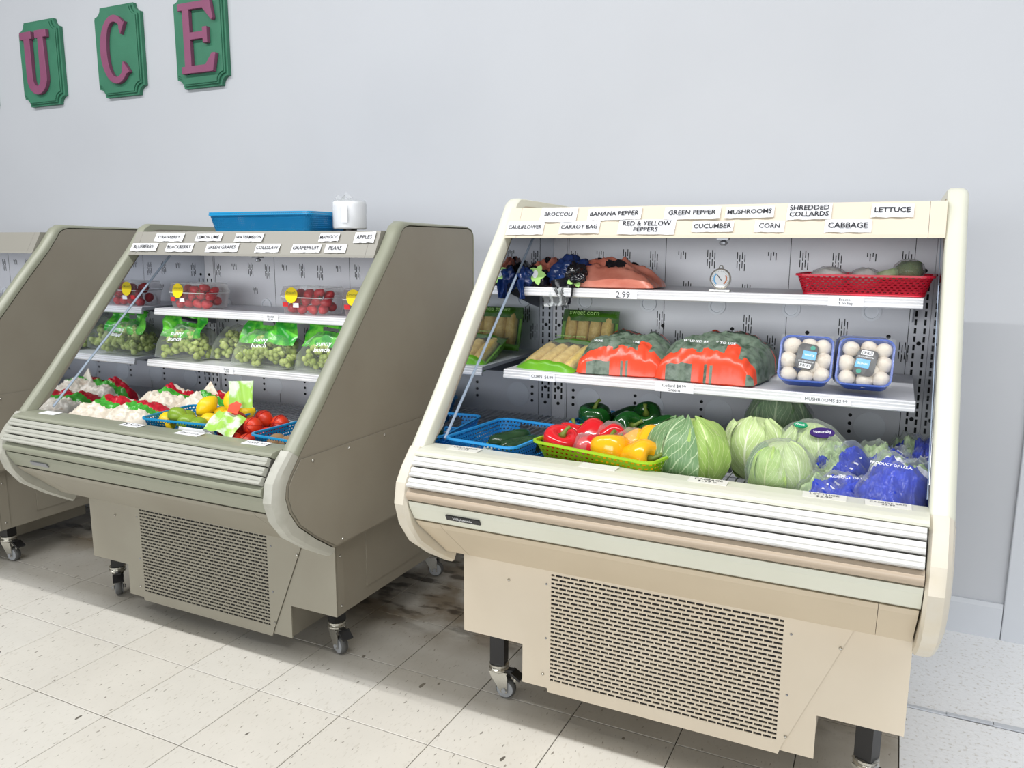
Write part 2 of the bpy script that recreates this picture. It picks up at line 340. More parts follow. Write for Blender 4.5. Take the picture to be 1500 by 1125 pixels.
# ------------------------------------------------------------ the setting
WY = 3.09
fl = MB().box(-9, 6, -4, WY + .2, -.06, -.0035).build('floor', 'subfloor'); tag(fl, kind='structure')
TS = .3048; TX = -2.894; TY = 1.681
tile_me = {}
def tile(x0, x1, y0, y1, mname='tile', nm='floor_tile', z1=0.0, jit=0.0):
    g = .0013; w = round(x1 - x0, 4); d = round(y1 - y0, 4); key = (w, d, mname)
    if key not in tile_me:
        mb = MB(); b = .0012
        vs = [(g, g, -.0035), (w - g, g, -.0035), (w - g, d - g, -.0035), (g, d - g, -.0035), (g, g, -b), (w - g, g, -b), (w - g, d - g, -b), (g, d - g, -b), (g + b, g + b, 0), (w - g - b, g + b, 0), (w - g - b, d - g - b, 0), (g + b, d - g - b, 0)]
        mb.add(vs, [(0, 1, 5, 4), (1, 2, 6, 5), (2, 3, 7, 6), (3, 0, 4, 7), (4, 5, 9, 8), (5, 6, 10, 9), (6, 7, 11, 10), (7, 4, 8, 11), (8, 9, 10, 11)])
        o = mb.build(nm, mname); tile_me[key] = o.data
    else:
        o = bpy.data.objects.new(nm, tile_me[key]); COL.objects.link(o)
    o.location = (x0, y0, z1 + random.uniform(-jit, 0)); o.parent = fl; return o
for i in range(-8, 10):
    for j in range(-5, 5):
        x0 = TX + i * TS; x1 = min(x0 + TS, .10); y0 = TY + j * TS; y1 = min(y0 + TS, WY)
        if x1 - x0 > .02 and y1 - y0 > .02:
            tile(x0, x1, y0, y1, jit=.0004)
# plain white sheet floor to the right of the cases: two sheets meeting in a raised, worn joint
for y0, y1 in ((.2, 2.470), (2.478, WY)):
    o = MB().box(.102, 3.2, y0, y1, -.0035, .0015 if y0 > 1 else .0).build('floor_sheet', 'white_floor'); o.parent = fl
mb = MB()
for k in range(26):
    x = .105 + k * .12; mb.obox(TR(x + .06, 2.481 + random.uniform(-.003, .003), .002, random.uniform(-.03, .03)), .061, random.uniform(.005, .010), .0022)
o = mb.build('joint_ridge', 'trim'); o.parent = fl
wl = MB().box(-9, 6, WY, WY + .12, -.06, 4.2).build('wall_back', 'wall'); tag(wl, kind='structure')
bb = MB().prism_x([(WY, 0), (WY - .018, 0), (WY - .018, .115), (WY - .010, .130), (WY, .130)], -9, .415).build('baseboard_back', 'trim'); tag(bb, kind='structure')
tr = MB().box(.417, 3.5, WY - .022, WY, 0, 4.2).build('trim_1', 'trim'); tag(tr, kind='structure'); bevel(tr, .004)

# letter signs high on the wall
def letter_sign(ch, xc, zc, label, w=.345, h=.455):
    t = thing('letter_sign', label, 'sign', (xc, WY, zc - h / 2), 'letter plaques on the wall')
    def plq(w, h, r):
        pts = []
        for sx, sy, a0 in ((1, 1, 1.5 * pi), (-1, 1, 0), (-1, -1, .5 * pi), (1, -1, pi)):
            # concave quarter circles at the corners
            cx, cy = sx * w / 2, sy * h / 2
            arc = []
            for k in range(7):
                a = a0 - k / 6 * pi / 2 if False else None
            angs = {(1, 1): (1.5 * pi, pi), (-1, 1): (0, -.5 * pi), (-1, -1): (.5 * pi, 0), (1, -1): (pi, .5 * pi)}[(sx, sy)]
            for k in range(7):
                a = angs[0] + (angs[1] - angs[0]) * k / 6; arc.append((cx + r * cos(a), cy + r * sin(a)))
            pts += arc
        return pts
    mx = frame((xc, WY, zc), (1, 0, 0), (0, 0, 1))   # z points to -Y
    b = MB()
    b.prism(plq(w, h, .045), mx, .022); b.prism(plq(w - .022, h - .022, .045), mx @ Matrix.Translation((0, 0, .022)), .010); b.prism(plq(w - .036, h - .036, .045), mx @ Matrix.Translation((0, 0, .032)), .006)
    bevel(b.build('board', 'green_board', t), .002)
    # serif capitals from stroked outlines
    L = MB(); lm = mx @ Matrix.Translation((0, 0, .038)); T = .022
    def ring(pts_in, pts_out):
        n = len(pts_in)
        vs = [lm @ Vector((x, y, z)) for z in (0, T) for x, y in pts_in] + [lm @ Vector((x, y, z)) for z in (0, T) for x, y in pts_out]
        f = []
        for i in range(n - 1):
            a, b_, c, d = i, i + 1, i + n, i + 1 + n; A, B, C_, D = a + 2 * n, b_ + 2 * n, c + 2 * n, d + 2 * n
            f += [(a, c, d, b_), (A, B, D, C_), (c, C_, D, d), (a, b_, B, A)]
        f += [(0, 2 * n, 3 * n, n), (n - 1, 2 * n - 1, 4 * n - 1, 3 * n - 1)]
        L.add(vs, f)
    def poly(p, dz=0): L.prism(p, lm @ Matrix.Translation((0, 0, dz)), T)
    if ch == 'C':
        pi_, po_ = [], []
        for k in range(33):
            a = rad(40) + rad(280) * k / 32; e = abs(k - 16) / 16
            po_.append((.012 + .112 * cos(a), .170 * sin(a))); wd = .034 + .016 * cos(e * pi / 2) ** 2
            pi_.append((.012 + (.112 - wd) * cos(a), (.170 - .034) * sin(a)))
        po_[0] = (.098, .132); pi_[0] = (.062, .070); po_[-1] = (.112, -.118); pi_[-1] = (.066, -.062); pi_[1] = (.052, .100); pi_[-2] = (.054, -.094)
        ring(pi_, po_)
    elif ch == 'U':
        pi_, po_ = [(-.046, .14)], [(-.092, .14)]
        for k in range(13):
            a = pi + pi * k / 12; pi_.append((.033 * cos(a) - .002, -.080 + .045 * sin(a))); po_.append((.086 * cos(a), -.080 + .092 * sin(a)))
        pi_[0] = (-.035, .14); po_[0] = (-.086, .14); pi_.append((.034, .14)); po_.append((.078, .14))
        ring(pi_, po_)
        poly([(-.118, .125), (-.020, .125), (-.020, .165), (-.118, .165)], .0004); poly([(.010, .125), (.108, .125), (.108, .165), (.010, .165)], .0004)
    elif ch == 'E':
        poly([(-.075, -.165), (-.030, -.165), (-.030, .165), (-.075, .165)])
        poly([(-.105, .132), (.100, .132), (.112, .165), (-.105, .165)], .0004); poly([(.060, .132), (.118, .070), (.128, .080), (.112, .165)], .0008)
        poly([(-.098, -.165), (.110, -.165), (.118, -.130), (-.098, -.130)], .0004); poly([(.062, -.132), (.112, -.165), (.135, -.080), (.110, -.078)], .0008)
        poly([(-.035, -.008), (.060, -.008), (.060, .026), (-.035, .026)], .0004); poly([(.055, -.030), (.085, -.030), (.085, .045), (.055, .045)], .0008)
    else:
        poly([(-.078, -.165), (-.035, -.165), (-.035, .165), (-.078, .165)])
        pi_, po_ = [], []
        for k in range(15):
            a = pi / 2 - pi * k / 14; pi_.append((-.04 + .100 * cos(a), .135 * sin(a))); po_.append((-.04 + .148 * cos(a), .165 * sin(a)))
        ring(pi_, po_); poly([(-.105, .135), (-.035, .135), (-.035, .165), (-.105, .165)], .0004); poly([(-.105, -.165), (-.035, -.165), (-.035, -.135), (-.105, -.135)], .0004)
    bevel(L.build('letter', 'plum', t), .0015, 1)
letter_sign('D', -5.05, 2.335, 'green plaque cut off by the left frame edge, beside the U plaque')
letter_sign('U', -4.435, 2.350, 'green scalloped wall plaque with a plum letter U')
letter_sign('C', -3.800, 2.355, 'green scalloped wall plaque with a plum letter C')
letter_sign('E', -3.215, 2.355, 'green scalloped wall plaque with a plum letter E')

# ------------------------------------------------------------ refrigerated display cases
P0 = [(1.85, .43), (1.765, .49), (1.69, .552), (1.655, .605), (1.642, .65), (1.648, .685), (1.665, .712), (1.703, .757), (1.811, .876), (1.938, 1.024), (2.106, 1.222), (2.197, 1.325),
      (2.236, 1.378), (2.250, 1.400), (2.270, 1.414), (2.297, 1.420), (2.70, 1.420), (2.730, 1.412), (2.744, 1.395), (2.748, 1.37), (2.748, .43)]
def offs(prof, dist):
    out = []
    for i, p in enumerate(prof):
        a = Vector(prof[max(i - 1, 0)]); b = Vector(prof[min(i + 1, len(prof) - 1)]); t = (b - a).normalized(); n = Vector((-t.y, t.x))
        dd = dist[i] if isinstance(dist, list) else dist
        out.append((p[0] + n.x * dd, p[1] + n.y * dd))
    return out
def rim(prof, depth, xo, inw, sec):
    """sweep the section sec [(x_in, depth_fraction)] along the open profile; xo outer plane, inw = +1/-1 direction inward"""
    mb = MB(); rows = []
    for xi, df in sec:
        rows.append([(xo + inw * xi, y, z) for y, z in offs(prof, [d * df if df > 0 else df * .01 for d in depth])])
    n = len(prof); m_ = len(sec)
    vs = [rows[j][i] for i in range(n) for j in range(m_)]
    fs = []
    for i in range(n - 1):
        for j in range(m_):
            a = i * m_ + j; b = i * m_ + (j + 1) % m_; f = (a, a + m_, b + m_, b); fs.append(f if inw > 0 else f[::-1])
    e0 = tuple(range(m_)); e1 = tuple(range((n - 1) * m_, n * m_))
    fs += [e0 if inw > 0 else e0[::-1], e1[::-1] if inw > 0 else e1]
    mb.add(vs, fs); return mb

def caster(root, x, y, ztop, ang, post=0.0, brake=True):
    mx = TR(x, y, 0, ang)                       # wheel rolls along local x, trails toward +x
    R_ = .031; zt = ztop - post
    top = MB()
    if post: top.prism([(-.022, -.022), (.022, -.022), (.022, .022), (-.022, .022)], TR(x, y, zt, ang), post + .02)
    f = MB()
    f.lathe([(.028, 0), (.031, .003), (.031, .008), (.026, .012), (.030, .016), (.030, .022), (.020, .024)], mx @ TR(0, 0, zt - .024), 18)
    for sy in (-1, 1):
        f.prism([(-.024, zt - .024), (.026, zt - .024), (.032, zt - .040), (.032, R_ - .008), (.012, R_ - .008), (-.022, zt - .036)], mx @ frame((0, sy * .019 + .0015, 0), (1, 0, 0), (0, 0, 1)), .003)
    f.prism([(-.026, -.020), (.030, -.020), (.030, .020), (-.026, .020)], mx @ TR(0, 0, zt - .030), .006)
    fk = f.build('caster', 'chrome', root)
    ax = MB(); wm = mx @ frame((.022, .014, R_), (1, 0, 0), (0, 0, 1))
    ax.lathe([(.012, 0), (.026, .002), (R_ - .004, .003), (R_, .008), (R_, .020), (R_ - .004, .025), (.026, .026), (.012, .028)], wm, 24)
    wh = ax.build('wheel', 'tyre', fk, smooth=True, angle=40)
    h = MB(); h.lathe([(.004, -.0105), (.007, -.0105), (.007, .0385), (.004, .0385)], wm, 10); h.lathe([(.010, -.001), (.0255, .0005), (.0255, .0275), (.010, .029)], wm, 20)
    h.build('hub', 'hub', fk)
    if brake:
        b = MB(); b.obox(mx @ TR(.056, 0, zt - .034, 0, 0, rad(35)), .018, .019, .0035); b.obox(mx @ TR(.036, 0, zt - .024), .012, .010, .006)
        b.build('brake_pedal', 'blackp', fk); c = MB(); c.obox(mx @ TR(.054, 0, zt - .047, 0, 0, rad(10)), .003, .013, .005); c.build('brake_plate', 'chrome', fk)
    if post: top.build('leg_post', 'blackp', fk)

def display_case(label, X0, X1, dz, pal, sh, casters, post, cards, price, ledge_cards, badge, mirror_ok=True, rows=None):
    C = pal
    xc = (X0 + X1) / 2
    root = thing('display_case', label, 'display case', (xc, 2.3, 0), None)
    Z = lambda pr: [(y, z + dz) for y, z in pr]
    ew = .046; xa, xb = X0 + ew, X1 - ew
    # end panels with rims
    low_i = 8
    for xo, inw in ((X0, 1), (X1, -1)):
        pn = MB(); pr = offs(P0, -.004)
        a_, b_ = (xo + .002 * inw, xo + (ew - .002) * inw); pn.prism_x(Z(pr)[::(1)], min(a_, b_), max(a_, b_))
        ep = pn.build('end_panel', C['side'], root)
        sec = [(0, 0), (0.0, .35), (.004, .7), (.012, .95), (.020, 1), (.040, 1), (ew, .8), (ew, -1)]
        d_low = [.026, .034, .040, .044, .046, .044, .040, .034]
        rim(Z(P0[:low_i]), d_low, xo, inw, sec).build('corner_guard', C['rim_low'], ep, smooth=True, angle=22)
        up = P0[low_i - 1:]; d_up = [.026] * 5 + [.026, .024, .020, .012, .006] + [.004] * (len(up) - 10)
        rim(Z(up), d_up, xo, inw, sec).build('edge_trim', C['rim'], ep, smooth=True, angle=50)
        # raised lower skin, its seam and screws
        lo = [(2.74, .44), (1.856, .44), (1.77, .497), (1.70, .556), (1.667, .608), (1.655, .65), (1.66, .684), (1.676, .708), (1.712, .748), (2.74, .748)]
        k = MB(); x_ = xo - .0025 * inw; k.prism_x(Z(lo), min(xo, x_), max(xo, x_)); k.build('lower_skin', C['side'], ep)
        for yy, zz in [(1.76, .733), (1.93, .733), (2.12, .733), (2.35, .733), (2.60, .733), (1.885, .452), (2.6, .452)]:
            MB().ball((xo - .003 * inw, yy, zz + dz), .0045, nu=8, nv=5).build('screw', 'chrome', ep, smooth=True)
        # polished inner liner
        xm = xo + (ew) * inw; xm2 = xo + (ew + .0015) * inw
        mr = MB(); mr.prism_x(Z([(1.70, .68), (1.735, .777), (1.78, .81), (2.262, 1.385), (2.54, 1.385), (2.54, .68)]), min(xm, xm2), max(xm, xm2)); mr.build('mirror_liner', 'mirror', root)
        rd = MB(); xr = xo + (ew + .0015) * inw; rd.tube([(xr, 1.79, .776 + dz), (xr, 2.358, 1.318 + dz)], .0042 if inw > 0 else .0012, 6); rd.build('edge_rod', 'rodm', root)
    # back insulated wall, tub
    MB().prism_x(Z([(2.53, .60), (2.53, 1.385), (2.56, 1.392), (2.735, 1.392), (2.735, .43), (2.0, .43), (2.0, .60)]), xa, xb).build('back_wall', 'liner', root)
    MB().prism_x(Z([(1.71, .60), (1.71, .73), (1.74, .73), (1.76, .655), (2.53, .665), (2.53, .60), (1.95, .47), (1.90, .47)]), xa, xb).build('tub', 'pan', root)
    # wall skin panels with slots
    seams = [xa + .055, xb - .055]
    sl = MB(); dots = MB(); disc = MB()
    YB = 2.53
    for xs in (xa + .026, xb - .026):
        MB().box(xs - .024, xs + .024, YB - .006, YB, .68 + dz, 1.385 + dz).build('upright_strip', 'liner', root)
        for k in range(19):
            z = 1.20 - k * .024 + dz
            for dx in (-.012, .012): sl.box(xs + dx - .003, xs + dx + .003, YB - .0068, YB - .005, z - .008, z + .008)
        for z in (1.225, 1.02, .80, .745): dots.lathe([(.006, 0), (.006, .0012)], frame((xs, YB - .0062, z + dz), (1, 0, 0), (0, 0, 1)), 12)
    def cluster(x, z, full):
        for c4 in range(4):
            for r2 in range(2 if full else 1):
                zz = z - r2 * .0275 - (c4 % 2) * .008; hh = .011 if full else (.006 + .005 * (c4 % 2))
                sl.box(x + (c4 - 1.5) * .0075 - .0012, x + (c4 - 1.5) * .0075 + .0012, YB - .0008, YB + .001, zz + dz - hh, zz + dz + hh)
    span = xb - xa
    xs0 = xa + .075
    for i in range(12):
        x = xs0 + i * (span - .15) / 11
        cluster(x, 1.268 if i % 3 else 1.262, i % 3 != 1)
        if i % 2 == 0: cluster(x + .02, 1.170, i % 4 == 0)
        if i % 3 == 0: cluster(x + .03, 1.070, True)
        cluster(x + (.012 if i % 2 else 0), 1.010, i % 4 != 2)
    for i in range(5):
        x = xa + .135 + i * (span - .27) / 4
        for z in (.795, .770, .745): dots.lathe([(.0055, 0), (.0055, .0012)], frame((x - .055, YB, z + dz), (1, 0, 0), (0, 0, 1)), 12)
        dots.lathe([(.006, 0), (.006, .0012)], frame((x + .03, YB, 1.035 + dz), (1, 0, 0), (0, 0, 1)), 12)
        disc.lathe([(.044, 0), (.0435, .0018), (.041, .0018), (.041, .0009)], frame((x, YB, .765 + dz), (1, 0, 0), (0, 0, 1)), 28)
        disc.lathe([(.027, 0), (.027, .006), (.020, .006), (.019, .001)], frame((x - .02, YB, 1.105 + dz), (1, 0, 0), (0, 0, 1)), 24)
    for x in seams + [xc - .19, xc + .19]: MB().box(x - .0008, x + .0008, YB - .0006, YB, .68 + dz, 1.385 + dz).build('panel_seam', 'hole', root)
    tag(sl.build('slot', 'hole', root), kind='stuff'); tag(dots.build('hole', 'hole', root), kind='stuff'); tag(disc.build('knockout_ring', 'liner_disc', root), kind='stuff')
    # wire deck
    wd = MB(); zz = .698 + dz; x = xa + .012
    while x < xb - .01:
        wd.tube([(x, 1.765, zz), (x, 2.52, zz)], .0022, 5); x += .0225
    for yy in (1.77, 1.95, 2.15, 2.35, 2.515): wd.tube([(xa + .005, yy, zz - .003), (xb - .005, yy, zz - .003)], .0035, 6)
    tag(wd.build('wire_deck', 'wire', root), kind='stuff')
    # shelves
    for ys, zs in sh:
        x0, x1 = xa + .040, xb - .034; z = zs + dz
        s_ = MB(); s_.prism_x([(ys + .004, z - .012), (ys + .004, z), (2.515, z), (2.515, z - .006), (ys + .02, z - .012)], x0, x1)
        so = s_.build('shelf', 'shelf', root)
        r = MB(); r.prism_x([(ys + .004, z), (ys, z), (ys - .004, z - .003), (ys - .003, z - .008), (ys - .0055, z - .010), (ys - .0045, z - .016), (ys - .007, z - .018), (ys - .007, z - .024), (ys - .003, z - .027), (ys + .004, z - .027)], x0 - .002, x1 + .002)
        r.build('price_rail', 'rail', so)
        for xx in (x0 + .012, x1 - .014): MB().prism_x([(ys + .03, z - .014), (2.52, z - .013), (2.52, z - .085), (2.47, z - .075)], xx, xx + .0025).build('bracket', 'steel', so)
    # canopy
    cn = [(2.150, 1.312), (2.156, 1.320), (2.198, 1.400), (2.745, 1.400), (2.745, 1.388), (2.215, 1.388), (2.186, 1.330), (2.200, 1.318), (2.200, 1.312)]
    for i, (u, v) in enumerate(((xa, xa + .036), (xa + .0368, xb - .0368), (xb - .036, xb))):
        MB().prism_x(Z(cn), u, v).build('canopy' if i == 1 else 'canopy_end_cap', C['canopy'], root)
    MB().prism_x(Z([(2.36, 1.352), (2.53, 1.352), (2.53, 1.385), (2.36, 1.385)]), xa, xb).build('top_liner', 'liner', root)
    lh = MB(); lh.prism_x(Z([(2.20, 1.322), (2.34, 1.314), (2.36, 1.322), (2.36, 1.360), (2.20, 1.360)]), xa + .03, xb - .03)
    lh.build('light_housing', 'shelf', root)
    ct = MB(); ct.lathe([(.006, 0), (.011, .004), (.011, .009), (.004, .014), (.004, .022)], TR(xc + .06, 2.175, 1.292 + dz), 12); ct.box(xc + .045, xc + .075, 2.16, 2.19, 1.306 + dz, 1.312 + dz); ct.build('catch', 'steel', root)
    # ledge and slats
    MB().prism_x(Z([(1.748, .70), (1.748, .770), (1.744, .774), (1.690, .778), (1.664, .777), (1.650, .7745), (1.6435, .7695), (1.643, .765), (1.66, .755), (1.70, .735), (1.70, .70)]), xa, xb).build('front_ledge', C['ledge'], root)
    a = Vector((1.6395, .7655)); b = Vector((1.600, .6925)); d = (b - a); n_ = Vector((d.y, -d.x)).normalized()
    if n_.x > 0: n_ = -n_
    for k in range(3):
        p0 = a + d * (k / 3 + .022); p1 = a + d * ((k + 1) / 3 - .022); q = lambda t, h: (lambda w: (w.x, w.y))(p0 + (p1 - p0) * t + n_ * h)
        MB().prism_x(Z([q(0, -.012), q(0, .001), q(.22, .0045), q(.46, .0038), q(.50, .0018), q(.56, .0018), q(.62, .0055), q(.88, .009), q(1, .006), q(1, -.012)]), xa + .004, xb - .004).build('slat', C['slat'], root)
    MB().prism_x(Z([(1.665, .757), (1.648, .757), (1.616, .700), (1.622, .690), (1.645, .66), (1.645, .61), (1.70, .605), (1.705, .70)]), xa + .002, xb - .002).build('slat_backing', 'groove', root)
    tb = [(1.640, .688)] + [(1.618 + .020 * cos(t), .6715 + .0165 * sin(t)) for t in [pi / 2 + .2 + k * (pi - .4) / 8 for k in range(9)]] + [(1.640, .655)]
    MB().prism_x(Z(tb), xa + .002, xb - .002).build('bumper_tube', C['tube'], root, smooth=True, angle=50)
    MB().prism_x(Z([(1.608, .654), (1.612, .640), (1.634, .602), (1.640, .598), (1.66, .598), (1.64, .654)]), xa + .002, xb - .002).build('front_panel', C['front'], root)
    for i, (u, v) in enumerate(((xa + .004, xa + .075), (xa + .076, xb - .076), (xb - .075, xb - .004))):
        MB().prism_x(Z([(1.638, .595), (1.652, .578), (1.790, .458), (1.83, .440), (1.865, .425), (1.93, .425), (1.93, .45), (1.84, .46), (1.668, .596)]), u, v).build('lower_panel' if i == 1 else 'lower_panel_end', C['low'], root)
    # base cabinet
    bx0, bx1 = X0 + .042, X1 - .042
    bz = .172 + dz; bt = .432 + dz
    MB().box(bx0 + .003, bx1 - .003, 1.906, 2.705, bz, bt).build('base_cabinet', C['side'], root)
    MB().box(bx0 + .195, bx1 - .195, 1.907, 2.42, .058 + dz, bz).build('machine_box', C['side'], root)
    for inw, xs in ((1, bx0), (-1, bx1)):
        x_ = xs + .003 * inw
        for q0, q1, qz, qx in ((1.905, 1.945, bz, xs), (2.065, 2.705, bz + .042, xs), (1.9455, 2.0635, bz, xs + .002 * inw)): MB().box(min(qx, x_), max(qx, x_), q0, q1, qz, bt).build('side_cover', C['side'], root)
        for yy, zz_ in [(1.925, bz + .03), (1.925, bt - .06)]: MB().ball((xs - .0005 * inw, yy, zz_), .004, nu=8, nv=5).build('screw', 'chrome', root, smooth=True)
    ft, fb = .415 + dz, .056 + dz
    Lw = [(bx0, bz), (bx0 + .190, bz), (bx0 + .190, fb), (bx0 + .271, fb), (bx0 + .122, ft), (bx0, ft)]
    Rw = [(2 * ((bx0 + bx1) / 2) - x, z) for x, z in Lw][::-1]
    MB().prism_y(Lw, 1.900, 1.906).build('base_front_wing', C['base'], root); MB().prism_y(Rw, 1.900, 1.906).build('base_front_wing', C['base'], root)
    # perforated grille cover
    gx0, gx1 = bx0 + .268, bx1 - .268; gl, gr = gx0 + .010, gx1 - .010; gz1, gz0 = .405 + dz, .082 + dz
    g = MB(); yf, yb = 1.8945, 1.8975
    def quadstrip(xl0, xr0, zb_, xl1, xr1, zt_):
        g.add([(xl0, yf, zb_), (xr0, yf, zb_), (xr1, yf, zt_), (xl1, yf, zt_), (xl0, yb, zb_), (xr0, yb, zb_), (xr1, yb, zt_), (xl1, yb, zt_)],
              [(0, 1, 2, 3), (4, 7, 6, 5), (0, 4, 5, 1), (3, 2, 6, 7), (0, 3, 7, 4), (1, 5, 6, 2)])
    def xl(z): return bx0 + .271 - (z - fb) / (ft - fb) * (.271 - .122)
    def xr(z): return bx1 - .271 + (z - fb) / (ft - fb) * (.271 - .122)
    fb2 = fb - .008
    quadstrip(xl(fb) + .001, xr(fb) - .001, fb2, xl(gz0) + .001, xr(gz0) - .001, gz0)
    quadstrip(xl(gz1), xr(gz1), gz1, xl(ft + .01), xr(ft + .01), ft + .01)
    NR = 27; ph = (gz1 - gz0) / NR; hh = ph * .50; NC = 27; pw = (gr - gl) / NC
    for r_ in range(NR):
        z0 = gz0 + r_ * ph
        if r_: quadstrip(gl, gr, z0 - (ph - hh) / 2, gl, gr, z0 + (ph - hh) / 2)
        else: quadstrip(gl, gr, z0 - .0001, gl, gr, z0 + (ph - hh) / 2)
        off = 0 if r_ % 2 else .5
        for c_ in range(NC + 1):
            xx = gl + (c_ + off) * pw
            if xx - .0022 < gl or xx + .0022 > gr: continue
            quadstrip(xx - .0015, xx + .0015, z0 + (ph - hh) / 2, xx - .0015, xx + .0015, z0 + (ph + hh) / 2)
    quadstrip(gl, gr, gz1 - (ph - hh) / 2, gl, gr, gz1 + .0001)
    # solid side fields of the cover, left and right of the perforation
    for k in range(2):
        f_ = (lambda z: (xl(z), gl)) if k == 0 else (lambda z: (gr, xr(z)))
        quadstrip(f_(gz0)[0], f_(gz0)[1], gz0, f_(gz1)[0], f_(gz1)[1], gz1)
    g.build('grille_cover', C['base'], root)
    MB().box(gl - .005, gr + .005, 1.8977, 1.8995, gz0 - .005, gz1 + .005).build('grille_backing', 'black', root)
    for sx in (-1, 1):
        for zz_ in (.36, .10):
            z_ = zz_ + dz; xx = (xl(z_) + .004) if sx < 0 else (xr(z_) - .004); MB().ball((xx, 1.8935, z_), .0045, nu=8, nv=5).build('screw', 'chrome', root, smooth=True)
        for zz_ in (.37, .21): MB().ball((gx0 - .004 if sx < 0 else gx1 + .008, 1.8945, zz_ + dz), .0032, nu=8, nv=5).build('screw', 'steel', root, smooth=True)
    for cx_, cy_, ang, br in casters: caster(root, cx_, cy_, bz + .002, ang, post, br)
    # paper name cards on the canopy
    fdir = Vector((0, 2.198 - 2.156, 1.400 - 1.320)).normalized()
    for word, u0, u1, row, hh_, txt in cards:
        t = .70 if row else .23
        if row: zc_ = 1.378
        else: zc_ = 1.341
        y_ = 2.156 + (zc_ - 1.320) / .08 * .042
        til = random.uniform(-.02, .03)
        mx = frame(((u0 + u1) / 2, y_ - .0032 - (.0012 if row else 0), zc_ + dz), (cos(til), 0, sin(til)), fdir)
        w = (u1 - u0); c = MB(); n = 9; vs = []
        for i in range(n):
            for j in range(4):
                cz = .0012 * (1 - j / 3) * (1 + sin(i * 1.7 + u0 * 9)); vs.append(mx @ Vector(((i / (n - 1) - .5) * w, (j / 3 - .5) * hh_ + .0008 * sin(i * 2.1 + u0 * 7) * (j == 0), cz)))
        c.add(vs, [(i * 4 + j, (i + 1) * 4 + j, (i + 1) * 4 + j + 1, i * 4 + j + 1) for i in range(n - 1) for j in range(3)])
        cd = tag(c.build('name_card', 'paper', root), 'white card reading ' + word.replace('\n', ' '))
        tm = MB(); put_text(tm, word, w * min(.92, txt * 1.06), hh_ * (.84 if '\n' in word else .46), mx @ Matrix.Translation((0, .001, .0034)), .022 if pal is PAL_R else .012)
        tm.build('lettering', 'ink', cd)
    # hand written price cards on shelf rails
    for word, xx, si, w, hh_ in price:
        ys, zs = sh[si]; mx = frame((xx, ys - .0082, zs + dz - .014), (1, 0, 0), (0, 0, 1))
        c = MB(); c.obox(mx, w / 2, hh_ / 2, .0004); cd = c.build('price_card', 'paper', root); tm = MB(); put_text(tm, word, w * .85, hh_ * .8, mx @ Matrix.Translation((0, 0, .0008)), .0); tm.build('lettering', 'ink', cd)
    for word, xx, yy, w, hh_ in ledge_cards:
        mx = TR(xx, yy - .008, .7778 + dz + .0012, rad(random.uniform(-3, 3)), rad(2)); c = MB(); c.obox(mx, w / 2, hh_ / 2, .0004); cd = c.build('price_card', 'tape' if pal is PAL_R else 'paper', root)
        if word: tm = MB(); put_text(tm, word, w * .8, hh_ * .7, mx @ Matrix.Translation((0, 0, .0008))); tm.build('lettering', 'ink', cd)
    if badge:
        word, u0, u1, bm_, tmn = badge
        mx = frame(((u0 + u1) / 2, 1.6205, .628 + dz), (1, 0, 0), (0, -.022, .038)); nrm = mx.col[2].xyz
        c = MB(); c.obox(mx @ Matrix.Translation((0, 0, .004)), (u1 - u0) / 2, .0075, .002); bo = tag(c.build('maker_badge', bm_, root), 'small badge under the bumper tube')
        if word: tm = MB(); put_text(tm, word, (u1 - u0) * .86, .011, mx @ Matrix.Translation((0, 0, .0064)), .01); tm.build('lettering', tmn, bo)
    return root

PAL_R = dict(side='beige', rim='cream', rim_low='cream_low', canopy='beige', ledge='cream', slat='slat_white', tube='tube_tan', front='cream', low='beige_dark', base='beige')
PAL_L = dict(side='taupe', rim='sage', rim_low='sage_low', canopy='taupe_top', ledge='sage', slat='slat_grey', tube='sage', front='sage', low='taupe_light', base='taupe_light')
RX0, RX1, RZ = -1.115, .135, .065
LX0, LX1 = -2.745, -1.500
W = 1.245
cardsR = [('BROCCOLI', -.966, -.852, 1, .048, .72), ('CAULIFLOWER', -1.067, -.948, 0, .046, .92), ('BANANA PEPPER', -.818, -.660, 1, .038, .86), ('CARROT BAG', -.898, -.776, 0, .040, .86),
          ('RED & YELLOW\nPEPPERS', -.720, -.559, 0, .046, .80), ('GREEN PEPPER', -.595, -.443, 1, .038, .80), ('CUCUMBER', -.513, -.404, 0, .032, .86), ('MUSHROOMS', -.430, -.306, 1, .034, .86),
          ('CORN', -.350, -.276, 0, .034, .66), ('SHREDDED\nCOLLARDS', -.274, -.167, 1, .046, .84), ('CABBAGE', -.180, -.072, 0, .036, .80), ('LETTUCE', -.076, .018, 1, .038, .80)]
cardsL = [('STRAWBERRY', -2.580, -2.430, 1, .034, .74), ('BLUEBERRY', -2.693, -2.552, 0, .034, .74), ('BLACKBERRY', -2.504, -2.366, 0, .036, .84), ('LEMON LIME', -2.368, -2.238, 1, .030, .78),
          ('GREEN GRAPES', -2.300, -2.142, 0, .034, .82), ('WATERMELON', -2.172, -2.040, 1, .034, .86), ('COLESLAW', -2.060, -1.950, 0, .034, .86), ('GRAPEFRUIT', -1.895, -1.770, 0, .032, .88),
          ('MANGOS', -1.789, -1.706, 1, .030, .84), ('PEARS', -1.752, -1.664, 0, .032, .66), ('APPLES', -1.643, -1.560, 1, .040, .72)]
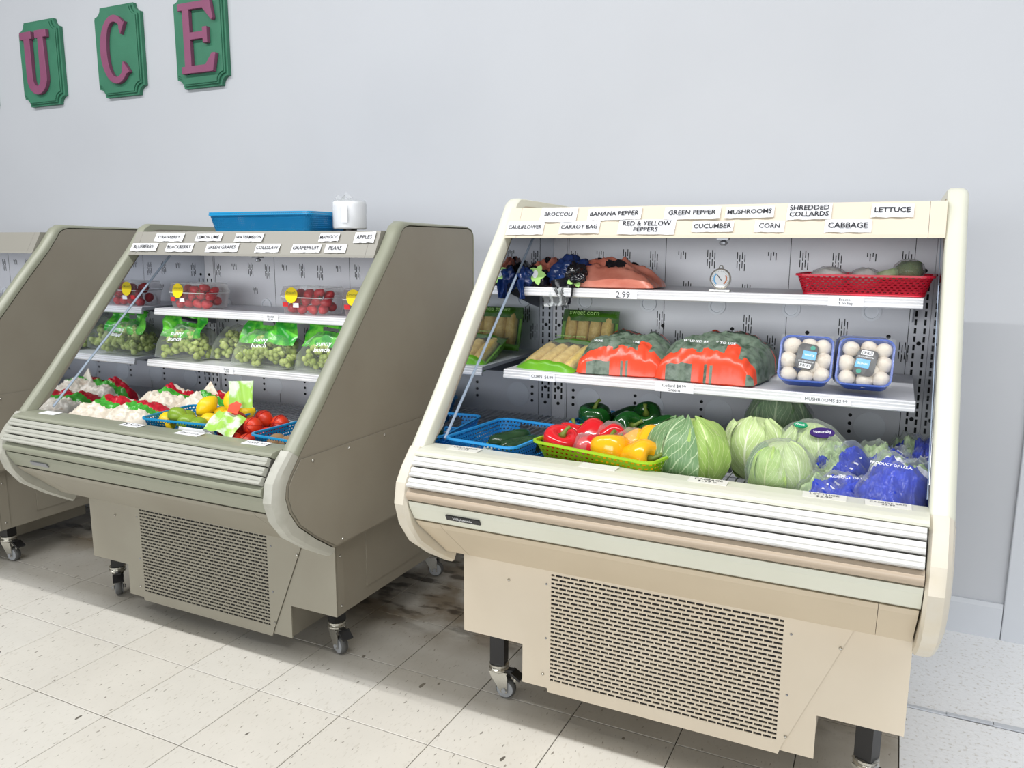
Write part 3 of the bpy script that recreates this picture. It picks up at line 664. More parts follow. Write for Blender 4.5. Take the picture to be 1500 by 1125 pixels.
display_case('beige produce display case at the right, holding cabbages and peppers', RX0, RX1, RZ, PAL_R, [(2.215, 1.165), (2.075, .930)],
             [(-1.000, 1.985, rad(8), True), (.020, 1.985, rad(-25), True), (-1.0, 2.62, rad(20), False), (.02, 2.62, 0, False)], .127, cardsR,
             [('2.99', -.715, 0, .085, .022), ('Brocco\n  $ on bag', -.120, 0, .085, .022), ('CORN  $4.99', -.905, 1, .080, .022), ('Collard $4.99\nGreens', -.520, 1, .105, .024), ('MUSHROOMS $2.99', -.140, 1, .115, .018)],
             [('CUCUMBER\n$1.19', -.96, 1.715, .085, .038), ('', -.60, 1.715, .09, .036), ('CABBAGE\n$ .99 lb', -.345, 1.715, .085, .036), ('LETTUCE\n$2.99', -.105, 1.715, .085, .036), ('CARROT BAG\n$2.99', .015, 1.715, .085, .034)],
             ('Hillphoenix', -.962, -.868, 'label_k', 'white_pl'))
display_case('taupe produce display case in the middle, holding grapes and lemons', LX0, LX1, 0, PAL_L, [(2.225, 1.102), (2.175, .902)],
             [(-2.672, 1.972, rad(-38), True), (-1.612, 1.985, rad(-22), True), (-1.66, 2.66, rad(15), False), (-2.65, 2.66, 0, False)], .062, cardsL,
             [('GRAPES\n$3.49', -2.055, 0, .070, .022), ('Grapes\n$4.99', -2.235, 1, .070, .022)],
             [('', -2.59, 1.715, .075, .034), ('$ 5.99', -2.185, 1.715, .085, .034), ('LEMON 2/1.00', -1.93, 1.715, .095, .036), ('KIWI 2/1', -1.66, 1.715, .085, .034)],
             ('', -2.580, -2.495, 'steel', 'ink'))
display_case('taupe display case cut off at the left edge, its shelves empty', -3.24 - W, -3.24, 0, PAL_L, [(2.225, 1.102), (2.175, .902)],
             [(-4.4, 1.985, 0, True), (-3.375, 1.985, rad(6), True), (-3.37, 2.62, 0, False), (-4.4, 2.62, 0, False)], .062, [], [], [], None)

#PRODUCTS
# ------------------------------------------------------------ pieces shared by the goods
def pillow(mb, mx, w, d, h, nx=26, ny=20, zones=None, seed=0, wr=.12, pinch=.5, flat=.35, jag=.0, lumps=0):
    """a filled film bag lying in its local xy plane; zones(u,v)->material slot"""
    def hh(u, v):
        e = max(0, (1 - abs(u) ** 2.6)) ** pinch * max(0, (1 - abs(v) ** 2.6)) ** pinch
        n_ = noise.noise(Vector((u * 2.1 + seed * 3.1, v * 2.1, seed))) * wr * 1.6 + noise.noise(Vector((u * 6 + seed, v * 6, seed * 2.0))) * wr * .7 + abs(noise.noise(Vector((u * 11 + seed, v * 11, 4.0)))) * wr * .35
        if lumps: n_ += .10 * sin(v * 13 + 2.2 * noise.noise(Vector((u * 1.5, v, seed)))) * (1 - abs(u) ** 3) - .55 * max(0, u) ** 2
        n_ += .30 * wr * (1 - abs(noise.noise(Vector((u * 4 + seed * 2, v * 4 + 3, seed)))) * 3) + .16 * wr * (1 - abs(noise.noise(Vector((u * 9 + v * 3, v * 9 + 3, seed + 5)))) * 3)
        return e * (1 + n_), n_
    for side in (1, -1):
        vs = []
        for j in range(ny + 1):
            v = -1 + 2 * j / ny
            for i in range(nx + 1):
                u = -1 + 2 * i / nx; e, n_ = hh(u, v)
                ed = 1 + noise.noise(Vector((u * 3 + seed, v * 3, 9.0))) * .05 + jag * noise.noise(Vector((u * 8, v * 8, seed + 2.0)))
                rx = 1 - .06 * v * v; ry = 1 - .06 * u * u
                z = (h * (1 - flat * .0) * e if side > 0 else -h * flat * e * .3)
                vs.append(mx @ Vector((u * w / 2 * ed * rx, v * d / 2 * ed * ry, z + h * .06)))
        fs = []; n = nx + 1
        for j in range(ny):
            for i in range(nx):
                a = j * n + i; f = (a, a + 1, a + n + 1, a + n); fs.append((f if side > 0 else f[::-1], zones(-1 + 2 * (i + .5) / nx, -1 + 2 * (j + .5) / ny) if zones else 0))
        base = len(mb.v); mb.v += [tuple(v) for v in vs]
        for f, m in fs: mb.f.append(tuple(i + base for i in f)); mb.m.append(m)
    return mb
def sheet(mb, mx, w, d, nx, ny, fn, mi=0):
    vs = []
    for j in range(ny + 1):
        for i in range(nx + 1):
            u = -1 + 2 * i / nx; v = j / ny; vs.append(mx @ Vector(fn(u, v, w, d)))
    n = nx + 1
    mb.add(vs, [(j * n + i, j * n + i + 1, (j + 1) * n + i + 1, (j + 1) * n + i) for j in range(ny) for i in range(nx)], mi)
def rrect(w, d, r, n=4):
    pts = []
    for sx, sy, a0 in ((1, -1, -pi / 2), (1, 1, 0), (-1, 1, pi / 2), (-1, -1, pi)):
        for k in range(n + 1):
            a = a0 + pi / 2 * k / n; pts.append((sx * (w / 2 - r) + r * cos(a), sy * (d / 2 - r) + r * sin(a)))
    return pts
def basket(label, group, m, cx, cy, z0, w, d, h, rot, nrow=7, pitch=.0125, handles='x', taper=.86, tilt=0, cat='basket'):
    t = thing('woven_basket', label, cat, (cx, cy, z0), group)
    mx = Matrix.Translation((cx, cy, z0)) @ Matrix.Rotation(rot, 4, 'Z') @ Matrix.Rotation(tilt, 4, 'X')
    def per(k, n):      # point on the unit outline
        pass
    top = rrect(w - .008, d - .008, .028, 5); bot = rrect((w - .008) * taper, (d - .008) * taper, .024, 5)
    # resample the two outlines by length
    def resample(p, n):
        L = [0]
        for i in range(len(p)): L.append(L[-1] + (Vector(p[(i + 1) % len(p)]) - Vector(p[i])).length)
        out = []
        for k in range(n):
            s_ = L[-1] * k / n; i = max(j for j in range(len(p)) if L[j] <= s_ + 1e-9); q = (s_ - L[i]) / (L[i + 1] - L[i] + 1e-12); out.append(Vector(p[i]).lerp(Vector(p[(i + 1) % len(p)]), q))
        return out
    tot = 2 * (w + d); n = int(tot / (pitch / 4)) // 4 * 4; A = resample(top, n); B = resample(bot, n)
    rows = 2 * nrow + 1; bm = bmesh.new(); vv = []
    for r_ in range(rows + 1):
        k = r_ / rows
        k = (r_ // 2 * 1.0 + (r_ % 2) * .62) / (nrow + .62)
        wob = .0008
        vv.append([bm.verts.new(mx @ Vector(((B[i].x + (A[i].x - B[i].x) * k), (B[i].y + (A[i].y - B[i].y) * k), .004 + (h - .004) * k))) for i in range(n)])
    def inhandle(i, r_):
        c = (A[i] + A[(i + 1) % n]) / 2
        if r_ < rows - 8 or r_ > rows - 3: return False
        if handles == 'x': return abs(c.x) < .045 and abs(abs(c.y) - d / 2) < .03
        if handles == 'y': return abs(c.y) < .045 and abs(abs(c.x) - w / 2) < .03
        return False
    for r_ in range(rows):
        for i in range(n):
            q = i % 4
            hole = (r_ % 2 == 0 and 0 < r_ < rows - 1 and ((q != 0) if (r_ // 2) % 2 else (q != 2)) and q != (2 if False else -1))
            hole = r_ % 2 == 1 and r_ < rows - 1 and (q in ((0, 1) if (r_ // 2) % 2 else (2, 3)))
            if hole or inhandle(i, r_): continue
            bm.faces.new((vv[r_][i], vv[r_][(i + 1) % n], vv[r_ + 1][(i + 1) % n], vv[r_ + 1][i]))
    bmesh.ops.solidify(bm, geom=list(bm.faces), thickness=.0022)
    me = bpy.data.meshes.new('wall'); bm.to_mesh(me); bm.free()
    mb = MB(); mb.add([v.co.copy() for v in me.vertices], [tuple(p.vertices) for p in me.polygons]); bpy.data.meshes.remove(me)
    wl_ = mb.build('woven_wall', m, t)
    rm = MB(); pts = [mx @ Vector((p[0], p[1], h)) for p in rrect(w, d, .030, 5)]
    rp = rrect(w, d, .030, 5); ri = rrect(w - .014, d - .014, .024, 5); k = len(rp)
    vs = [mx @ Vector((p[0], p[1], h + z)) for z in (-.004, .0015) for p in rp] + [mx @ Vector((p[0], p[1], h + z)) for z in (-.004, .0015) for p in ri]
    f = []
    for i in range(k):
        j = (i + 1) % k; f += [(i, j, j + k, i + k), (i + k, j + k, j + 3 * k, i + 3 * k), (i + 3 * k, j + 3 * k, j + 2 * k, i + 2 * k), (j, i, i + 2 * k, j + 2 * k)]
    rm.add(vs, f)
    if handles in 'xy' and handles:
        for s_ in (-1, 1):
            for zz in (h * (1 - 8.2 / rows),):
                a = (mx @ Vector((-.05, s_ * (d / 2 * (1 - (1 - taper) * (1 - zz / h)) - .002), zz)), mx @ Vector((.05, s_ * (d / 2 * (1 - (1 - taper) * (1 - zz / h)) - .002), zz))) if handles == 'x' else \
                    (mx @ Vector((s_ * (w / 2 * (1 - (1 - taper) * (1 - zz / h)) - .002), -.05, zz)), mx @ Vector((s_ * (w / 2 * (1 - (1 - taper) * (1 - zz / h)) - .002), .05, zz)))
                rm.tube(a, .003, 6)
    rm.build('rim', m, t)
    fb = MB(); fb.prism(rrect((w - .008) * taper, (d - .008) * taper, .024, 4), mx @ Matrix.Translation((0, 0, .0)), .0035); fb.build('base', m, t)
    return t, mx
def stickers(mb, c, r, mi): pass
BZ = .700 + .0025           # top of the wire deck (middle case); right case adds RZ
# ------------------------------------------------------------ fruit and vegetables as whole things
def fruit(name, label, cat, group, m, c, r, sc=(1, 1, 1), rot=(0, 0, 0), nz=.04, tip=None, sticker=None, nu=18, nv=12):
    c = Vector(c); o0 = (c.x, c.y, c.z - r * sc[2] * .9); t = thing(name, label, cat, o0, group)
    R_ = Matrix.Rotation(rot[2], 4, 'Z') @ Matrix.Rotation(rot[0], 4, 'X') @ Matrix.Rotation(rot[1], 4, 'Y'); seed = c.x * 7 + c.y * 3
    b = MB(); b.ball(c, r, R_, nu, nv, 0, nz, seed, sc)
    if tip: # pointed ends along local z
        for i, v in enumerate(b.v):
            l = R_.inverted() @ (Vector(v) - c); k = abs(l.z) / (r * sc[2])
            if k > .8: l.z *= 1 + tip * (k - .8) / .2; b.v[i] = tuple(c + R_ @ l)
    b.build('skin', m, t, smooth=True)
    s_ = MB(); tp = c + R_ @ Vector((0, 0, r * sc[2] * (1 + (tip or 0)) * .985)); s_.lathe([(r * .10, 0), (r * .07, r * .06)], Matrix.Translation(tp) @ R_, 8); s_.build('stem_scar', 'calyx', t)
    if sticker:
        s_ = MB(); d_ = Vector(sticker).normalized(); p = c + d_ * r * 1.01; q = d_.to_track_quat('Z', 'Y').to_matrix().to_4x4(); s_.lathe([(r * .26, -.001), (r * .26, .0005)], Matrix.Translation(p) @ q, 14); s_.build('sticker', 'paper', t)
    return t
def pepper(label, group, m, c, r, h, rot=(0, 0, 0), lobes=4, wrap=False, smark=None, name='bell_pepper'):
    c = Vector(c); t = thing(name, label, 'pepper', (c.x, c.y, c.z - r), group)
    mx = Matrix.Translation(c) @ Matrix.Rotation(rot[2], 4, 'Z') @ Matrix.Rotation(rot[0], 4, 'X') @ Matrix.Rotation(rot[1], 4, 'Y')
    prof = [(.10, -.50), (.45, -.56), (.66, -.50), (.78, -.34), (.90, -.1), (1.0, .14), (1.0, .32), (.88, .46), (.62, .52), (.36, .47), (.16, .38), (.05, .36)]
    b = MB(); vs = []; n = 32; sd = c.x * 5
    for r_, z in prof:
        for k in range(n):
            a = 2 * pi * k / n; lob = 1 + .10 * (abs(cos(a * lobes / 2 + sd)) - .6) * (1 - .5 * (z > .4)); q = r_ * r * lob * (1 + .05 * noise.noise(Vector((cos(a), sin(a), z + sd)))); zz = z * h * (1 + (.10 * (cos(a * lobes) > .2) if z < -.45 else 0))
            vs.append(mx @ Vector((q * cos(a), q * sin(a), zz)))
    k_ = len(prof); b.add(vs, [(i * n + k, i * n + (k + 1) % n, (i + 1) * n + (k + 1) % n, (i + 1) * n + k) for i in range(k_ - 1) for k in range(n)] + [tuple(range(n - 1, -1, -1)), tuple(range((k_ - 1) * n, k_ * n))])
    b.build('flesh', m, t, smooth=True)
    s_ = MB(); p = [mx @ Vector((0, 0, .36 * h)), mx @ Vector((.003, 0, .50 * h)), mx @ Vector((.008, .004, .62 * h)), mx @ Vector((.016, .008, .68 * h))]; s_.tube(p, [.013, .006, .0045, .006], 8); s_.build('stem', 'stem', t, smooth=True)
    if smark:
        s_ = MB(); d_ = Vector(smark).normalized(); p = c + d_ * r * .99; q = d_.to_track_quat('Z', 'Y').to_matrix().to_4x4(); s_.lathe([(.010, -.002), (.010, .0015)], Matrix.Translation(p) @ q @ Matrix.Diagonal((1, .75, 1, 1)), 14); s_.build('sticker', 'paper', t)
    if wrap: crumple(t, c, r * 1.12, (1, 1, max(1, h / r / 2)), 'film_w')
    return t
def crumple(t, c, r, sc, m, seed=3, nm='wrap', nz=.22, tail=None):
    b = MB(); c = Vector(c); nu, nv = 30, 18; vs = []
    for j in range(nv + 1):
        ph = .02 + (pi - .04) * j / nv
        for i in range(nu):
            t_ = 2 * pi * i / nu; d = Vector((sin(ph) * cos(t_), sin(ph) * sin(t_), cos(ph))); q = r * (1 + nz * .5 * abs(noise.noise(d * 3.1 + Vector((seed, 0, 0)))) + nz * .25 * abs(noise.noise(d * 8 + Vector((0, seed, 0))))); vs.append(c + Vector((d.x * sc[0], d.y * sc[1], d.z * sc[2])) * q)
    b.add(vs, [(j * nu + i, (j + 1) * nu + i, (j + 1) * nu + (i + 1) % nu, j * nu + (i + 1) % nu) for j in range(nv) for i in range(nu)])
    if tail:
        p, q = Vector(tail[0]), Vector(tail[1]); n = 12; vs = []
        for k in range(5):
            f = k / 4; cc = p.lerp(q, f); rr = .012 + .020 * f
            for i in range(n):
                a = 2 * pi * i / n; vs.append(cc + Vector((cos(a), sin(a), .3 * sin(3 * a))) * rr * (1 + .4 * noise.noise(Vector((cos(a) * 2, sin(a) * 2, k * .7 + seed)))))
        b.add(vs, [(k * n + i, k * n + (i + 1) % n, (k + 1) * n + (i + 1) % n, (k + 1) * n + i) for k in range(4) for i in range(n)])
    return b.build(nm, m, t, smooth=True)

# ------------------------------------------------------------ strawberry punnets, middle case top shelf
def punnet(label, x0, x1, y0, z0, seed):
    w, d, h = x1 - x0, .135, .100; rnd = random.Random(seed)
    t = thing('strawberry_punnet', label, 'punnet', ((x0 + x1) / 2, y0 + d / 2, z0), 'strawberry punnets on the top shelf')
    cx, cy = (x0 + x1) / 2, y0 + d / 2
    def tub(nm, za, zb, ka, kb, closed_top):
        b = MB(); n = 4; A = rrect(w * ka, d * ka, .02, n); B = rrect(w * kb, d * kb, .022, n); k = len(A)
        vs = [(cx + p[0], cy + p[1], za) for p in A] + [(cx + p[0], cy + p[1], zb) for p in B]
        b.add(vs, [(i, (i + 1) % k, (i + 1) % k + k, i + k) for i in range(k)] + [tuple(range(k - 1, -1, -1)) if not closed_top else tuple(range(k, 2 * k))])
        lip = rrect(w * kb + .006, d * kb + .006, .024, n) if not closed_top else None
        return b.build(nm, 'shell', t)
    tub('tray', z0 + .001, z0 + .062, .88, .97, False); tub('lid', z0 + .066, z0 + h, .99, .90, True)
    for nm, zz in (('tray_lip', z0 + .062), ('lid_rib', z0 + h - .003)):
        s_ = MB(); kk = .98 if nm == 'tray_lip' else .88; p = [(cx + q[0], cy + q[1], zz) for q in rrect(w * kk, d * kk, .022, 4)]; s_.tube(p + [p[0]], .0020 if nm == 'tray_lip' else .0012, 5); s_.build(nm, 'shell', t)
    lay = [(-.38, -.32, .018), (-.13, -.33, .020), (.12, -.32, .018), (.36, -.30, .019), (-.30, -.30, .048), (-.04, -.32, .046), (.22, -.32, .050), (.40, -.2, .047), (-.36, .1, .03), (0, .1, .03), (.34, .15, .028), (-.2, .1, .066), (.1, .0, .068), (.32, .1, .066), (-.02, -.22, .072), (.22, -.18, .078), (-.33, -.05, .072)]
    for u, v, zz in lay:
        c = Vector((cx + u * w * .84, cy + v * d * .86 + .008, z0 + zz + rnd.uniform(-.002, .002))); R_ = Matrix.Rotation(rnd.uniform(0, 6), 4, 'Z') @ Matrix.Rotation(rnd.uniform(1.0, 2.4), 4, 'X')
        b = MB(); prof = [(.003, -.024), (.010, -.019), (.0165, -.006), (.0185, .006), (.016, .014), (.008, .018), (.002, .018)]; b.lathe(prof, Matrix.Translation(c) @ R_, 12)
        so = b.build('strawberry', 'strawb', t, smooth=True)
        if zz > .04:
            l = MB()
            for k in range(5):
                a = k * 1.257; q = Matrix.Translation(c) @ R_ @ Matrix.Translation((0, 0, .0175)) @ Matrix.Rotation(a, 4, 'Z'); l.add([q @ Vector(p) for p in ((0, -.003, 0), (.012, -.001, .002), (.015, 0, .004), (.012, .002, .002), (0, .003, 0))], [(0, 1, 2, 3, 4)])
            l.build('calyx', 'calyx', so)
    yf = y0 + .0005
    s_ = MB(); mx = frame((x0 + w * .30, yf, z0 + .072), (1, 0, 0), (0, .12, 1)); n = 18; pr = [(.029 * cos(2 * pi * k / n), .031 * sin(2 * pi * k / n) * (1.0 if sin(2 * pi * k / n) < 0 else .85)) for k in range(n)]; s_.prism(pr, mx, .0008); s_ = s_.build('round_label', 'yellow_l', t)
    tm = MB(); put_text(tm, "Driscoll's", .046, .013, mx @ Matrix.Translation((0, .008, .0012))); tm.build('lettering', 'calyx', s_)
    for dx, dz_, ww, m in ((-.16, .036, .024, 'red_l'), (.06, .034, .026, 'paper')):
        s_ = MB(); s_.prism([(-ww / 2, -.008), (ww / 2, -.008), (ww / 2, .008), (-ww / 2, .008)], frame((x0 + w * (.32 + dx), yf + .002, z0 + dz_), (1, 0, 0), (0, -.05, 1)), .0008); s_.build('label', m, t)
sz = 1.102 + .001
punnet('strawberry punnet at the left end of the top shelf, nearest the mirror', -2.618, -2.398, 2.245, sz, 1)
punnet('strawberry punnet in the middle of the top shelf', -2.045, -1.825, 2.245, sz, 2)
punnet('strawberry punnet at the right end of the top shelf, half hidden by the end panel', -1.765, -1.560, 2.245, sz, 3)

# ------------------------------------------------------------ grape bags, middle case second shelf
def grape_bag(label, x0, x1, y0, z0, seed, hh=.17, flap=True, dy=0):
    w = x1 - x0; cx = (x0 + x1) / 2; rnd = random.Random(seed); d = .16
    t = thing('grape_bag', label, 'bag of grapes', (cx, y0 + d / 2, z0), 'bags of green grapes on the second shelf')
    g = MB()
    for k in range(150):
        u = rnd.uniform(-1, 1); v = rnd.uniform(-1, 1); H = .096 * (1 - u ** 4) * (1 - .6 * v * v) + .012; z = rnd.random() ** .6 * H; r = rnd.uniform(.0105, .0125)
        g.ball((cx + u * w * .44, y0 + d / 2 + v * d * .40, z0 + .012 + z * .95), r, nu=9, nv=6)
    tag(g.build('grapes', 'grape', t, smooth=True), kind='stuff')
    s_ = MB()
    for k in range(7):
        a = Vector((cx + rnd.uniform(-.4, .3) * w, y0 + .02 + rnd.uniform(0, .05), z0 + rnd.uniform(.06, .095))); s_.tube([a, a + Vector((.02, .005, .006)), a + Vector((.045, .0, -.004))], .0016, 5)
    s_.build('grape_stalk', 'stem', t); 
    # clear film pouch
    b = MB(); pillow(b, TR(cx, y0 + d / 2, z0 + .001), w, d * 1.03, .122, 22, 16, seed=seed, wr=.10, pinch=.33, flat=.05); b.build('clear_pouch', 'film', t, smooth=True)
    if flap:
        f = MB(); fh = hh - .066; mx = frame((cx, y0 + .048, z0 + .086), (1, 0, rnd.uniform(-.03, .03)), (0, .42, 1))
        def fn(u, v, w_, d_):
            return (u * w_ / 2 * (1 - .08 * v + .03 * sin(v * 5 + seed)), v * d_, .014 * sin(u * 2.2 + seed) + .010 * noise.noise(Vector((u * 2.4, v * 2.4, seed))) * 2 + .006 * sin(u * 9 + v * 5) * v)
        nx, ny = 20, 12; vs = []
        for j in range(ny + 1):
            for i in range(nx + 1):
                vs.append(mx @ Vector(fn(-1 + 2 * i / nx, j / ny, w * .96, fh)))
        n = nx + 1; fs = []
        for j in range(ny):
            for i in range(nx):
                u = -1 + 2 * (i + .5) / nx; v = (j + .5) / ny
                if abs(u) < .26 and .66 < v < .84: continue
                fs.append((j * n + i, j * n + i + 1, (j + 1) * n + i + 1, (j + 1) * n + i))
        f.add(vs, fs); f.build('printed_top', 'bag_green', t, smooth=True)
        tm = MB(); put_text(tm, 'sunny\nbunch', w * .46, .040, frame((cx + .005, y0 + .012, z0 + .094), (1, .1, .05), (0, .8, 1)), .02); tm.build('lettering', 'paper', t)
gz = .902 + .001
grape_bag('bag of green grapes at the left end of the shelf, against the mirror', -2.655, -2.415, 2.19, gz, 11)
grape_bag('small bag of green grapes tucked behind its neighbours, second from the left', -2.425, -2.235, 2.26, gz, 12, hh=.125, flap=False)
grape_bag('bag of green grapes in the middle of the shelf under the punnet', -2.245, -1.955, 2.185, gz, 13, hh=.175)
grape_bag('bag of green grapes at the right end of the shelf, cut by the end panel', -1.945, -1.690, 2.195, gz, 14, hh=.155)

# ------------------------------------------------------------ middle case lower deck
def zoned_bag(name, label, cat, group, mx, w, d, h, mats, zones, seed, **k):
    o = mx.translation; t = thing(name, label, cat, tuple(o), group); b = MB(); pillow(b, mx, w, d, h, 72, 56, None, seed, **k)
    # split the bag surface into the printed areas, each one its own mesh
    nx, ny = 72, 56
    for q, m in enumerate(mats):
        bb_ = MB(); bb_.v = list(b.v)
        keep = []
        for side in range(2):
            for j in range(ny):
                for i in range(nx):
                    u = -1 + 2 * (i + .5) / nx; v = -1 + 2 * (j + .5) / ny
                    if zones(u, v) == q: keep.append(b.f[side * nx * ny + j * nx + i])
        if not keep: continue
        used = sorted({i for f in keep for i in f}); rm_ = {i: n for n, i in enumerate(used)}
        bb_ = MB(); bb_.add([b.v[i] for i in used], [tuple(rm_[i] for i in f) for f in keep]); bb_.build('bag_body' if q == 0 else 'printed_band', m, t, smooth=True)
    return t
dk = BZ
def zslaw(u, v):
    c = v + .18 * sin(u * 2.5 + 1)
    if -.98 < v < -.86 and abs(u) < .8: return 1
    if .02 < c < .34: return 2
    if .34 <= c < .72: return 1
    return 0
for k, (x, y, z, rz, rx, w, d, h, lb) in enumerate([(-2.585, 1.905, dk + .016, -4, 10, .19, .27, .060, 'slaw bag with red and green print at the far left of the lower deck'),
        (-2.395, 1.895, dk + .016, 6, 10, .19, .26, .064, 'slaw bag with red and green print in the front row, touching the lemon basket'),
        (-2.52, 2.13, dk + .010, 12, 6, .20, .22, .075, 'slaw bag lying behind the leftmost front bag'), (-2.33, 2.16, dk + .010, -14, 8, .20, .22, .072, 'slaw bag at the back with its pointed corner standing up')]):
    t = zoned_bag('slaw_bag', lb, 'salad bag', 'slaw bags on the lower deck', TR(x, y, z, rad(rz), rad(rx)), w, d, h, ['slaw', 'slaw_red', 'slaw_grn'], zslaw, k + 5, wr=.22)
    if k == 3:
        f = MB(); q = frame((x - .02, y + .02, z + .05), (1, .1, 0), (0, .15, 1)); f.add([q @ Vector(p) for p in ((-.055, 0, .006), (.065, 0, .004), (.004, .075, .0), (-.01, .03, .014))], [(0, 3, 2), (0, 1, 3), (1, 2, 3)]); f.add([q @ Vector((p[0], p[1], p[2] - .003)) for p in ((-.055, 0, .006), (.065, 0, .004), (.004, .075, .0))], [(0, 2, 1)]); f.build('pointed_corner', 'slaw', t)
bk, _ = basket('blue basket of lemons and limes on the lower deck', 'blue baskets', 'blue_b', -2.115, 1.925, dk, .300, .255, .078, rad(6), handles='x')
L_ = [('lemon', -2.07, 1.99, .050, 'lemon lying at the back of the blue basket, left of the pile'), ('lemon', -2.00, 1.945, .052, 'lemon in the right front of the blue basket'), ('lemon', -2.045, 1.905, .045, 'lemon between the limes and the right wall of the blue basket'),
      ('lemon', -1.995, 2.01, .058, 'lemon in the back right corner of the blue basket'), ('lemon', -2.095, 1.945, .088, 'lemon on top of the pile, left one of the upper pair'), ('lemon', -2.005, 1.975, .112, 'topmost lemon of the pile, beside the green bag'),
      ('lemon', -2.20, 1.868, .038, 'pale lemon seen through the handle hole of the blue basket'), ('lime', -2.145, 1.862, .060, 'biggest lime, propped in front of the lemons'), ('lime', -2.09, 1.855, .042, 'lime right of the biggest lime'), ('lime', -2.035, 1.852, .038, 'rightmost lime near the front wall of the basket'),
      ('lime', -2.175, 1.93, .034, 'lime lying low at the left of the pile'), ('lemon', -2.15, 1.99, .036, 'lemon low at the back left of the blue basket')]
for i, (nm, x, y, z, lb) in enumerate(L_):
    le = nm == 'lemon'; fruit(nm, lb, nm, nm + 's in the blue basket', nm, (x - .012, y, dk + z + (.016 if le else .022)), .033 if le else .030, (.92, .92, 1.14) if le else (.95, .95, 1.10), (rad(70 + 20 * sin(i)), 0, rad(40 * i)), .05, .18 if le else .08)
# netted clementines with a green header
t = thing('clementine_bag', 'red netted bag of clementines with a green printed header, beside the lemon basket', 'bag of clementines', (-1.87, 1.92, dk), 'bags of clementines')
rnd = random.Random(5)
cp = [(-1.86, 1.815, .035), (-1.808, 1.822, .034), (-1.885, 1.87, .06), (-1.83, 1.87, .075), (-1.78, 1.88, .045), (-1.84, 1.93, .085), (-1.79, 1.95, .070), (-1.90, 1.93, .05), (-1.955, 1.88, .045), (-1.955, 1.93, .07)]
for x, y, z in cp: MB().ball((x, y, dk + z), .031, nu=14, nv=9, nz=.05, seed=x * 9).build('clementine', 'clem', t, smooth=True)
nt = MB()
for x, y, z in cp:
    for k in range(5):
        a = rnd.uniform(0, pi); ax = Vector((cos(a), sin(a) * .3, sin(a))).normalized(); u = ax.orthogonal().normalized(); v = ax.cross(u)
        nt.tube([Vector((x, y, dk + z)) + (u * cos(q) + v * sin(q)) * .0322 for q in [k2 * 2 * pi / 14 for k2 in range(15)]], .0007, 4, caps=False)
tag(nt.build('netting', 'mesh_red', t), kind='stuff')
f = MB()
def fa(u, v, w, d): return (u * w / 2 * (1 - .12 * v), v * d, .020 * (1 - v) * (1 - u * u) + .006 * sin(7 * u + 4 * v))
sheet(f, frame((-1.900, 1.785, dk + .058), (1, .05, -.12), (.15, .75, .60)), .125, .088, 14, 12, fa)
f.build('printed_label', 'net_lab', t, smooth=True)
f = MB(); sheet(f, frame((-1.885, 1.885, dk + .128), (1, .12, .08), (.05, .22, 1)), .082, .088, 10, 8, lambda u, v, w, d: (u * w / 2 * (1 + .25 * v - .3 * (1 - v) * v), v * d, .006 * sin(5 * u + 2 * v) + .008 * (u * u)))
tag(f.build('header_flap', 'net_lab', t, smooth=True), 'bright green flap standing up')
f = MB(); sheet(f, frame((-1.985, 1.770, dk + .012), (1, .03, .0), (0, .25, 1)), .155, .060, 10, 6, lambda u, v, w, d: (u * w / 2, v * d, .014 * (1 - u * u) + .004 * sin(9 * u))); f.build('white_panel', 'paper', t, smooth=True)
f = MB(); mx = frame((-1.885, 1.850, dk + .132), (1, .1, 0), (0, .7, 1)); f.prism([(-.022, -.012), (.02, -.018), (.022, .018), (0, .026), (-.024, .012)], mx, .001); f.build('fruit_picture', 'orange_p', t)
bk, _ = basket('blue basket of kiwis at the right end of the lower deck, against the end panel', 'blue baskets', 'blue_b', -1.648, 1.905, dk, .215, .27, .078, rad(-4), handles='x')
for i, (x, y, z, lb) in enumerate([(-1.70, 1.835, .036, 'kiwi against the front wall, left one'), (-1.645, 1.83, .036, 'kiwi seen through the handle hole'), (-1.615, 1.92, .040, 'kiwi at the right in the middle of the basket'), (-1.60, 1.975, .044, 'kiwi at the back right of its basket'), (-1.605, 1.90, .078, 'kiwi resting on top of the others')]):
    fruit('kiwi', lb, 'kiwi', 'kiwis in the blue basket', 'kiwi', (x, y, dk + z + .008), .032, (.92, .92, 1.25), (rad(85), 0, rad(50 * i + 20)), .05, .05)

# on top of the middle case
tz = 1.4005
for k in range(2):
    basket(['large blue basket on top of the middle case, lower one of the nested pair', 'large blue basket nested inside the one on top of the middle case'][k], 'blue baskets on top of the case', 'blue_b', -2.195, 2.46, tz + .007 * k, .505 - .004 * k, .30, .066, rad(1), nrow=8, pitch=.010, handles='', taper=.93)
t = thing('paper_roll', 'white roll in crumpled clear plastic standing on top of the middle case', 'paper roll', (-1.878, 2.47, tz), None)
MB().lathe([(.058, .012), (.062, .016), (.062, .108), (.058, .113), (.022, .113), (.020, .109)], TR(-1.878, 2.47, tz), 32).build('roll', 'white_pl', t, smooth=True, angle=40)
MB().lathe([(.026, 0), (.026, .013)], TR(-1.878, 2.47, tz), 16).build('core', 'blackp', t)
f = MB(); f.lathe([(.060, .011), (.0645, .02), (.0640, .06), (.0648, .10), (.060, .117), (.03, .120)], TR(-1.878, 2.47, tz), 24, lobes=5, lamp=.02); f.build('plastic_wrap', 'film', t, smooth=True)
f = MB(); sheet(f, frame((-1.90, 2.46, tz + .116), (1, 0, .1), (0, .5, 1)), .07, .022, 12, 4, lambda u, v, w, d: (u * w / 2 + .01 * sin(9 * v), v * d * (1 + .4 * sin(5 * u)), .012 * sin(6 * u) * v)); f.build('wrap_end', 'film_w', t, smooth=True)
